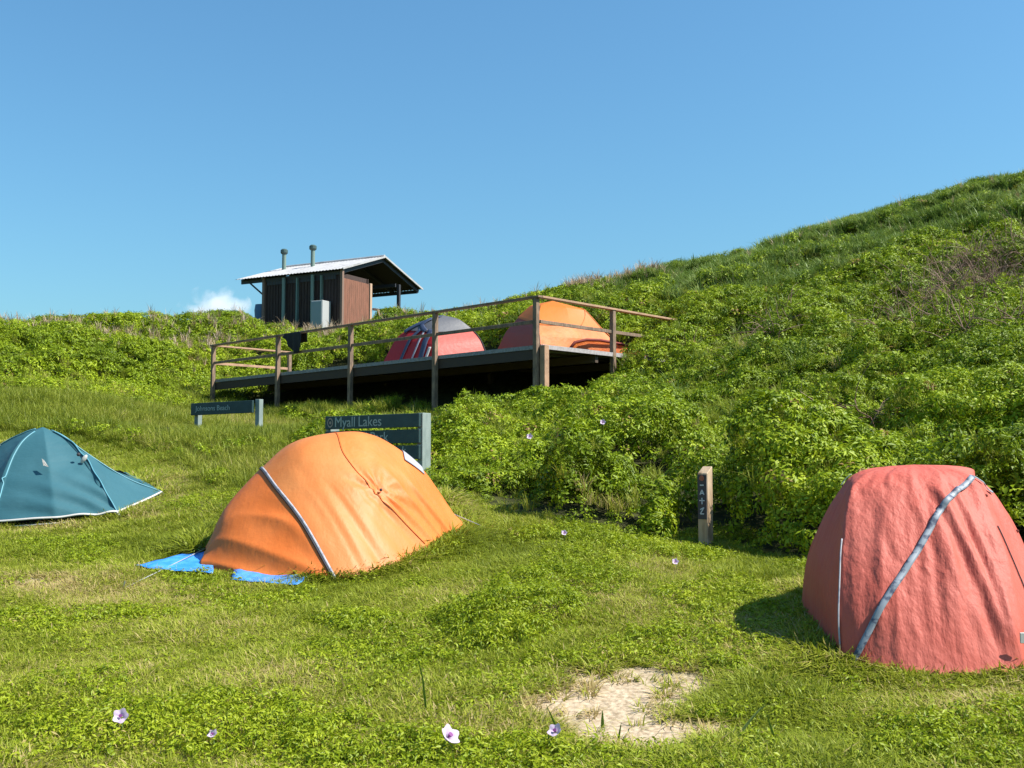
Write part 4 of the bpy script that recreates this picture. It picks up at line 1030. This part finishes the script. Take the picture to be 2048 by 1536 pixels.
lawn_src = [grass_tuft(rs, 18, 0.040, 0.070, 0.0065, M_lawn, 1.2, name='lawn_tuft', dead=0.10) for _ in range(8)]
twig_src = [twig(rs, 9, 0.7, M_twig) for _ in range(5)]
seed_src = [grass_tuft(rs, 12, 0.06, 0.55, 0.020, M_seed, 0.5, name='seed_stalk', dead=0.6) for _ in range(4)]

def candidates(y0, y1, dens, spread=0.60, pad=1.5):
    """random points over the seen wedge with density dens(Y) per square metre"""
    out = []; y = y0
    while y < y1:
        s = 0.5; hw = spread * (y + s) + pad; n = int(dens(y + s / 2) * 2 * hw * s)
        out.append(np.c_[rng.uniform(-hw, hw, n), rng.uniform(y, y + s, n)]); y += s
    a = np.vstack(out); return a[:, 0], a[:, 1]
def fields(x, y):
    return sdist(LAWN, x, y), sdist(LONG, x, y)
def upper(x, y):
    """hilltop grass takes over from scrub high on the right"""
    return sstep(0.42, 0.58, (y - 22 - 0.10 * (x - 6)) / 12 * sstep(1, 6, x) + (fbm(x, y, 3.0, 44, 3) - 0.5) * 0.6)
def upright(n, x, y, slope=0.5, e=0.15, hf=None):
    """random yaw then lean with the slope"""
    hf = hf or (lambda a, b: H(a, b, False)); gx = (hf(x + e, y) - hf(x - e, y)) / (2 * e) * slope; gy = (hf(x, y + e) - hf(x, y - e)) / (2 * e) * slope
    gx = np.clip(gx, -1.2, 1.2); gy = np.clip(gy, -1.2, 1.2)
    # Euler XYZ: yaw applied first would need order; small tilts only
    rx = np.arctan(gy); ry = -np.arctan(gx)
    return rx, ry
def fallback_rot(x, y, slope, hf=None):
    n = len(x); rx, ry = upright(n, x, y, slope, hf=hf); yaw = rng.uniform(0, 2 * np.pi, n); out = np.empty((n, 3))
    # matrix = T(rx,ry) * Rz(yaw): compute euler of product vectorised
    nx_ = np.sin(ry); ny_ = -np.sin(rx) * np.cos(ry); nz_ = np.cos(rx) * np.cos(ry)
    Z = np.c_[nx_, ny_, nz_]; ax = np.c_[np.cos(yaw), np.sin(yaw), np.zeros(n)]
    Y_ = np.cross(Z, ax); Y_ /= np.linalg.norm(Y_, axis=1)[:, None]; X_ = np.cross(Y_, Z)
    out[:, 1] = np.arcsin(np.clip(-X_[:, 2], -1, 1)); out[:, 0] = np.arctan2(Y_[:, 2], Z[:, 2]); out[:, 2] = np.arctan2(X_[:, 1], X_[:, 0])
    return out
TENT_FOOT = [poly([(402,1147,9.25),(540,1146,9.12),(673,1138,9.03),(775,1122,9.25),(862,1100,9.68),(924,1074,10.35),(880,1040,11.3),(600,1080,11.2),(420,1110,10.2)]),
             poly([(1606,1212,7.45),(1690,1306,6.42),(1930,1334,6.16),(2044,1334,6.2),(2125,1300,6.75),(2060,1180,8.3),(1680,1180,8.3)]),
             poly([(235,1026,11.4),(320,995,12.45),(250,985,13.5),(-60,1000,13.5),(-185,1008,12.4),(-10,1045,11.25)]),
             poly([(262,1146,9.0),(420,1150,9.0),(470,1164,8.75),(602,1172,8.65),(640,1130,9.3),(355,1126,9.9)])]
def clear(x, y, marg=0.0):
    k = np.ones(len(x), bool)
    for i, P in enumerate(TENT_FOOT): k &= sdist(P, x, y) < (marg if i < 3 else 0.05)
    return k
def in_hut(x, y):
    p, q = hut_uv(x, y); return (p > -0.35) & (p < 4.4) & (q > -0.15) & (q < 4.5)
def under_deck(x, y, m=0.0):
    u, v = deck_uv(x, y); return (u > 0.0 - m) & (u < DL + m) & (v > 0.1 - m) & (v < DW + m)

# scrub canopy
def do_scrub():
    x, y = candidates(8.0, 44, lambda Y: 210 if Y < 13 else (140 if Y < 20 else (85 if Y < 30 else 60)))
    dl, dg = fields(x, y); up = upper(x, y)
    keep = (dl < -0.02) & (rng.random(len(x)) > sstep(-0.1, 0.5, dg) * 0.62) & (rng.random(len(x)) > up * 0.7) & ~in_hut(x, y)
    x, y = x[keep], y[keep]; vh = veg_height(x, y); ud = under_deck(x, y)
    keep = ~(ud) & (rng.random(len(x)) > 0.9 * holes(x, y)); x, y, vh = x[keep], y[keep], vh[keep]
    f = 1 - rng.random(len(x)) ** 2.2 * 0.75
    cave = (sdist(LAWN, x, y) > -0.5) & (x > -0.5) & (y < 13); f = np.where(cave, np.maximum(f, 0.66), f)
    z = H(x, y) + vh * f - 0.05
    hf = lambda a, b: H(a, b, False) + veg_height(a, b)
    rot = fallback_rot(x, y, 0.75, hf); rot += rng.normal(0, 0.18, rot.shape)
    far = 1 + 0.45 * sstep(14, 34, y)
    patch = fbm(x, y, 2.2, 31, 3)
    tint = np.clip((patch - 0.5) * 1.1 + 0.45 + rng.normal(0, 0.16, len(x)), 0, 0.95) + (rng.random(len(x)) < 0.05) * 0.6
    sc = 0.84 * far * rng.uniform(0.6, 1.25, len(x)) * np.clip(vh / 0.3, 0.45, 1)
    return scatter('scrub', np.c_[x, y, z], rot, sc, np.clip((fbm(x, y, 1.1, 201, 3) - 0.5) * 2.4 * 5.5 + 5.5 + rng.normal(0, 2.6, len(x)), 0, 10.99).astype(int), tint, scrub_src, 'dense green leafy scrub covering the hillside', 'scrub')
do_scrub()
# long grass: left slope, edge tufts
def do_long():
    x, y = candidates(8.5, 36, lambda Y: 110 if Y < 16 else 70)
    dl, dg = fields(x, y); p, q = deck_uv(x, y)
    fr = sstep(-2.5, -0.8, q) * sstep(0.6, 0.0, q) * (p > -1) * (p < DL + 1)
    prob = np.maximum(sstep(-0.3, 0.3, dg), (0.35 - 0.27 * ((x > 1.0) & (x < 4.6))) * sstep(0.35, 0.0, dl) * sstep(-0.6, -0.05, dl))
    prob = np.maximum(prob, 0.11 * (dl < 0)); prob = np.maximum(prob, 0.5 * fr)
    keep = (rng.random(len(x)) < prob) & clear(x, y, -0.05) & ~in_hut(x, y) & ~under_deck(x, y)
    x, y, dg, dl = x[keep], y[keep], dg[keep], dl[keep]
    vh = veg_height(x, y)
    z = H(x, y) + np.where(dg > 0, 0.0, vh * 0.75)
    tint = np.clip(fbm(x, y, 1.6, 61, 3) * 1.3 - 0.15 + rng.normal(0, .15, len(x)), 0, 1.2)
    sc = rng.uniform(0.45, 1.0, len(x)) * np.where(dl > -0.15, 0.55, 1) * np.where(y < 15, 0.8, 1)
    for s_ in SIGN: sc = sc * (1 - 0.6 * sstep(2.0, 0.8, np.hypot((x - s_[0]) / 1.0, (y - s_[1]) / 1.3)))
    scatter('long_grass', np.c_[x, y, z], fallback_rot(x, y, 0.4), sc, rng.integers(0, len(long_src), len(x)), tint, long_src, 'yellowish long grass on the slope below the deck', 'grass')
do_long()
def do_hilltop():
    x, y = candidates(18, 50, lambda Y: 38)
    dl, dg = fields(x, y); up = upper(x, y)
    keep = (rng.random(len(x)) < np.maximum(up * 0.9, 0.04)) & (x > -2) & ~in_hut(x, y) & ~under_deck(x, y, 0.2)
    x, y = x[keep], y[keep]; vh = veg_height(x, y); z = H(x, y) + vh * 0.7
    tint = np.clip(fbm(x, y, 2.5, 81, 3) * 1.4 - 0.2 + rng.normal(0, .18, len(x)), 0, 1.1)
    scatter('hilltop_grass', np.c_[x, y, z], fallback_rot(x, y, 0.4), rng.uniform(0.7, 1.3, len(x)), rng.integers(0, len(blue_src), len(x)), tint, blue_src, 'broad bladed grass along the top of the right hill', 'grass')
do_hilltop()
def do_dry():
    # brambles patch on the upper right slope, and some twigs in the scrub
    pts = []
    for (u, v, Y, n, sp) in ((1960, 560, 21.5, 120, 0.9), (1990, 490, 24, 100, 1.0), (1900, 620, 19.5, 30, 0.8), (1480, 690, 21.5, 10, 0.6), (1950, 680, 17, 14, 0.7), (1700, 860, 13.5, 5, 0.4)):
        c = at(u, v, Y)
        for _ in range(n): pts.append((c.x + rs.gauss(0, sp), c.y + rs.gauss(0, sp)))
    a = np.array(pts); x, y = a[:, 0], a[:, 1]; z = H(x, y) + veg_height(x, y) * 0.85
    scatter('dry_brambles', np.c_[x, y, z], np.c_[rng.normal(0, .4, len(x)), rng.normal(0, .4, len(x)), rng.uniform(0, 6.3, len(x))], rng.uniform(0.7, 1.3, len(x)), rng.integers(0, 5, len(x)), rng.random(len(x)), twig_src, 'brown leafless bramble stems on the upper right slope', 'brambles')
    # seed heads along the ridge
    pts = []
    for (u0, u1, v, Y, n) in ((-200, 480, 664, 35.6, 300), (1130, 1330, 578, 36.6, 420), (480, 1130, 660, 37.6, 160), (1330, 2100, 470, 33.5, 30), (560, 760, 655, 37.0, 60)):
        for _ in range(n):
            u = rs.uniform(u0, u1); p = at(u, v, Y); pts.append((p.x, p.y + rs.gauss(0, 1.3)))
    a = np.array(pts); x, y = a[:, 0], a[:, 1]; k = ~in_hut(x, y) & ~under_deck(x, y); x, y = x[k], y[k]; z = H(x, y) + veg_height(x, y) * 0.9
    scatter('dry_seed_grass', np.c_[x, y, z], np.c_[rng.normal(0, .12, len(x)), rng.normal(0, .12, len(x)), rng.uniform(0, 6.3, len(x))], rng.uniform(0.4, 0.95, len(x)), rng.integers(0, 4, len(x)), rng.random(len(x)), seed_src, 'pinkish dry seed heads along the ridge line', 'grass')
do_dry()
# lawn
LUSH = [(at(950, 1250, 7.35), 0.75, 0.7), (at(700, 1230, 7.5), 0.5, 0.4), (at(300, 1450, 5.5), 1.4, 0.45), (at(900, 1500, 5.1), 0.9, 0.3), (at(1120, 1180, 8.4), 0.6, 0.4), (at(2000, 1490, 5.3), 0.7, 0.4), (at(1300, 1110, 9.6), 0.9, 0.4), (at(1100, 1060, 10.1), 0.6, 0.3)]
def lush(x, y):
    n = (fbm(x, y, 0.5, 55, 3) - 0.5) * 1.4; m = np.maximum(sstep(0.44, 0.64, fbm(x, y, 0.8, 71, 3)) * 0.6, 0.22 * sstep(8.5, 6.0, y))
    for c, rx, ry in LUSH: m = np.maximum(m, sstep(1.2, 0.4, np.hypot((x - c.x) / rx, (y - c.y) / ry) + n))
    return m
DRY = [(at(1500, 1290, 6.9), 1.1, 0.9), (at(1150, 1200, 7.8), 1.0, 0.5), (at(150, 1150, 8.8), 1.6, 0.9), (at(150, 950, 13.5), 2.0, 1.5), (at(1900, 1400, 5.7), 0.9, 0.4), (at(600, 1330, 6.3), 0.6, 0.35)]
def do_lawn():
    x, y = candidates(3.6, 21, lambda Y: 2300 if Y < 7 else (1500 if Y < 9 else (900 if Y < 12 else 420)), spread=0.56, pad=0.6)
    dl, dg = fields(x, y); sm = sand_mask(x, y); lu = lush(x, y)
    keep = (dl > -0.25 + 0.25 * ((x > 1.0) & (x < 4.6))) & (rng.random(len(x)) > np.minimum(sm * 1.05, 0.965)) & clear(x, y, 0.0) & (rng.random(len(x)) > lu * 0.25)
    x, y, sm = x[keep], y[keep], sm[keep]; z = H(x, y)
    dry = fbm(x, y, 1.3, 91, 3)
    tint = np.clip(0.30 + (dry - 0.35) * 1.5 + (fbm(x, y, 0.35, 19, 2) - 0.5) * 0.4 + rng.normal(0, .24, len(x)) + sm * 0.6, 0, 1.4)
    for (c, rx, ry) in DRY: tint = tint + 0.30 * sstep(1.2, 0.3, np.hypot((x - c.x) / rx, (y - c.y) / ry))
    bump = fbm(x, y, 0.45, 17, 2)
    sc = (0.55 + 0.95 * bump) * rng.uniform(0.7, 1.2, len(x)) * (1 + 0.35 * sstep(8, 13, y) + 0.25 * sstep(8, 6, y))
    # taller fringe in front of the tents
    for P in TENT_FOOT[:3]:
        d = sdist(P, x, y); sc *= 1 + (0.4 if P is not TENT_FOOT[0] else 1.1) * sstep(-0.4, -0.02, d)
    scatter('lawn_grass', np.c_[x, y, z], fallback_rot(x, y, 1.0), sc, rng.integers(0, len(lawn_src), len(x)), tint, lawn_src, 'short mottled yellow green lawn grass', 'grass')
do_lawn()
def do_lush():
    x, y = candidates(3.6, 12, lambda Y: 750 if Y < 8 else 450, spread=0.56, pad=0.6)
    dl, dg = fields(x, y); sm = sand_mask(x, y); lu = lush(x, y)
    keep = (dl > -0.3) & (rng.random(len(x)) < lu) & (rng.random(len(x)) > sm) & clear(x, y, 0.0)
    x, y, lu = x[keep], y[keep], lu[keep]; z = H(x, y) + rng.random(len(x)) * 0.10 * lu + rng.random(len(x)) ** 0.6 * 0.17 * sstep(1.1, 0.3, np.hypot((x - LUSH[0][0].x) / 0.75, (y - LUSH[0][0].y) / 0.6) + (fbm(x, y, 0.4, 77, 3) - 0.5) * 1.6)
    tint = np.clip(0.2 + fbm(x, y, 0.6, 33, 3) * 0.7 + rng.normal(0, .16, len(x)), 0, 1.1)
    scatter('creeper', np.c_[x, y, z], fallback_rot(x, y, 1.0) + rng.normal(0, .25, (len(x), 3)), rng.uniform(0.7, 1.3, len(x)), rng.integers(0, len(lush_src), len(x)), tint, lush_src, 'low bright green leafy creeper patches in the foreground lawn', 'ground cover')
do_lush()

# ------------------------------------------------------------------ flowers and single stalks
M_petal = mat('pale violet petals', (0.62, 0.48, 0.66), 0.6, trans=0.3)
M_throat = mat('purple throat', (0.16, 0.03, 0.16), 0.6)
M_stem = mat('flower stem', (0.08, 0.15, 0.02), 0.6)
def flower(p, label, face, sc=1.0, group='morning glory flowers in the vegetation'):
    t = empty('morning_glory', p, label, 'flower', group)
    q = Vector(face).normalized().to_track_quat('Z', 'Y').to_matrix().to_4x4(); c = p + Vector((0, 0, 0.05 * sc))
    bm = bmesh.new(); NR, NA = 6, 30; V = []
    for i in range(NR + 1):
        f = i / NR; r = []
        for k in range(NA):
            a = 2 * math.pi * k / NA; rr = (0.006 + 0.030 * f ** 1.3) * (1 + 0.12 * f * f * math.cos(5 * a)); z = -0.03 + 0.030 * f ** 0.5 + 0.004 * f * math.cos(5 * a)
            r.append(bm.verts.new(Matrix.Translation(c) @ q @ Vector((rr * math.cos(a) * sc, rr * math.sin(a) * sc, z * sc))))
        V.append(r)
    for i in range(NR):
        for k in range(NA): bm.faces.new((V[i][k], V[i][(k + 1) % NA], V[i + 1][(k + 1) % NA], V[i + 1][k]))
    build('petals', bm, M_petal, t, smooth=True)
    bm = bmesh.new(); bmesh.ops.create_cone(bm, cap_ends=True, segments=12, radius1=0.003 * sc, radius2=0.009 * sc, depth=0.018 * sc, matrix=Matrix.Translation(c) @ q @ Matrix.Translation((0, 0, -0.008 * sc))); build('throat', bm, M_throat, t)
    bm = bmesh.new(); g = Vector((p.x, p.y, p.z - 0.06)); add_tube(bm, [g, (g + c) / 2 + Vector((0.01, 0, 0)), Matrix.Translation(c) @ q @ Vector((0, 0, -0.03 * sc))], 0.002, 6); build('stem', bm, M_stem, t)
FL = [((248, 1440, 5.5), 'round pale violet flower in the lower left lawn', (0.1, -1, 0.6), 0.85, 0),
      ((903, 1478, 5.2), 'larger white and violet flower in the grass beside the sandy patch', (0.7, -0.5, 0.8), 1.15, 0),
      ((1108, 1468, 5.25), 'small violet flower at the front edge of the sandy patch', (-0.4, -0.6, 0.7), 0.8, 0),
      ((430, 1474, 5.3), 'tiny pale violet flower in the grass, right of the round one', (-0.2, -0.7, 1), 0.55, 0),
      ((1128, 1071, 9.9), 'single pale flower in the grass between orange tent and marker post', (0, -1, 0.6), 0.6, 0),
      ((1349, 1129, 9.3), 'single pale flower in the grass just left of the marker post foot', (0, -1, 0.6), 0.6, 0),
      ((1205, 849, 15.3), 'uppermost pale flower in the scrub below the deck corner post', (0, -1, 0.4), 0.8, 1),
      ((1059, 878, 14.4), 'pale flower in the scrub to the right of the park sign', (0, -1, 0.4), 0.8, 1)]
for (uvY, lab, face, sc, mode) in FL:
    # slide along the ray until it meets the plants
    u, v, Y = uvY; best = None
    for k in range(400):
        yy = 4.5 + k * 0.04; p = at(u, v, yy); top = h1(p.x, p.y) + (float(veg_height(np.array([p.x]), np.array([p.y]))[0]) + 0.06 if mode else 0.06)
        if p.z - 0.05 * sc <= top: best = p; break
    p = best or at(*uvY); p = p - Vector((0, 0, 0.05 * sc)); flower(p + Vector((0, -0.05, 0.025)), lab, face, sc * 1.15)
def stalk(u, v, Y, pts, wd, label, tone):
    b = at(u, v, Y); b.z = h1(b.x, b.y) - 0.01
    bm = bmesh.new(); P = [b] + [b + Vector(q) for q in pts]; L_ = len(P); prev = None; N_ = 14
    for k in range(N_ + 1):
        t = k / N_ * (L_ - 1); i = min(int(t), L_ - 2); f = t - i; g = lambda j: P[max(0, min(L_ - 1, j))]
        p = cr(np.array(g(i - 1)), np.array(g(i)), np.array(g(i + 1)), np.array(g(i + 2)), f); w_ = 1.7 * wd * (1 - (k / N_) ** 2.2) + 0.0006
        r = [bm.verts.new(p + np.array((-w_ / 2, 0, 0))), bm.verts.new(p + np.array((0, w_ * 0.3, -w_ * 0.1))), bm.verts.new(p + np.array((w_ / 2, 0, 0)))]
        if prev:
            for q in range(2): bm.faces.new((prev[q], prev[q + 1], r[q + 1], r[q]))
        prev = r
    bmesh.ops.solidify(bm, geom=bm.faces[:], thickness=0.0008)
    o = build('grass_stalk', bm, tone, smooth=True, loc=b); tag(o, label, 'grass stalk', 'tall single grass stalks in the foreground')
G1 = mat('stalk green', (0.17, 0.28, 0.04), 0.5, trans=0.3); G2 = mat('stalk pale', (0.34, 0.42, 0.16), 0.5, trans=0.3)
stalk(858, 1425, 5.7, [(-0.02, 0, 0.10), (-0.035, 0, 0.22), (-0.065, 0, 0.33)], 0.008, 'tallest upright grass stalk, left of the sandy patch', G1)
stalk(1482, 1485, 5.3, [(0.0, 0, 0.06), (0.05, 0, 0.13), (0.11, 0, 0.19), (0.16, 0, 0.20)], 0.012, 'pale arched grass blade bending right in the lower right lawn', G2)
stalk(1120, 1465, 5.4, [(-0.02, 0, 0.08), (-0.07, 0, 0.19)], 0.008, 'thin dark stalk leaning left over the sandy patch front', G1)
stalk(1205, 1440, 5.55, [(0.0, 0, 0.04), (0.0, 0, 0.10)], 0.012, 'broad upright green blade in the middle of the sandy patch', G1)
stalk(1238, 1478, 5.3, [(0.0, 0, 0.05), (0.012, 0, 0.12)], 0.008, 'short upright blade right of centre in the sandy patch', G1)
stalk(1555, 1500, 5.25, [(-0.02, 0, 0.08), (-0.05, 0, 0.18)], 0.009, 'green blade leaning left beside the pale arched one', G1)

# ------------------------------------------------------------------ small far cloud behind the ridge
def cloud():
    c = at(428, 622, 900); bm = bmesh.new()
    bmesh.ops.create_icosphere(bm, subdivisions=4, radius=1, matrix=Matrix.Diagonal((34, 20, 22, 1)))
    for v in bm.verts: v.co *= 1 + 0.12 * (vnoise(v.co.x + 40, v.co.z, 9.0, 2) - 0.5)
    bm.transform(Matrix.Translation(c))
    o = build('cloud', bm, None, loc=c); tag(o, kind='structure')
    m = bpy.data.materials.new('cloud vapour'); m.use_nodes = True; t = m.node_tree; N = t.nodes; L = t.links; N.remove(N['Principled BSDF'])
    pv = N.new('ShaderNodeVolumePrincipled'); pv.inputs['Color'].default_value = (1, 0.98, 0.99, 1)
    tc = N.new('ShaderNodeTexCoord'); n = N.new('ShaderNodeTexNoise'); n.inputs['Scale'].default_value = 0.06; n.inputs['Detail'].default_value = 5
    mp = N.new('ShaderNodeMapping'); mp.inputs['Scale'].default_value = (1 / 36, 1 / 22, 1 / 24); L.new(tc.outputs['Object'], mp.inputs[0])
    ln = N.new('ShaderNodeVectorMath'); ln.operation = 'LENGTH'; L.new(mp.outputs[0], ln.inputs[0])
    L.new(tc.outputs['Object'], n.inputs['Vector'])
    sb = N.new('ShaderNodeMath'); sb.operation = 'MULTIPLY_ADD'; sb.inputs[1].default_value = -0.42; L.new(ln.outputs['Value'], sb.inputs[0]); L.new(n.outputs[0], sb.inputs[2])
    mr = N.new('ShaderNodeMapRange'); mr.inputs[1].default_value = 0.18; mr.inputs[2].default_value = 0.5; mr.inputs[3].default_value = 0; mr.inputs[4].default_value = 0.085
    L.new(sb.outputs[0], mr.inputs[0]); L.new(mr.outputs[0], pv.inputs['Density']); L.new(pv.outputs[0], N['Material Output'].inputs['Volume'])
    o.data.materials.append(m)
cloud()
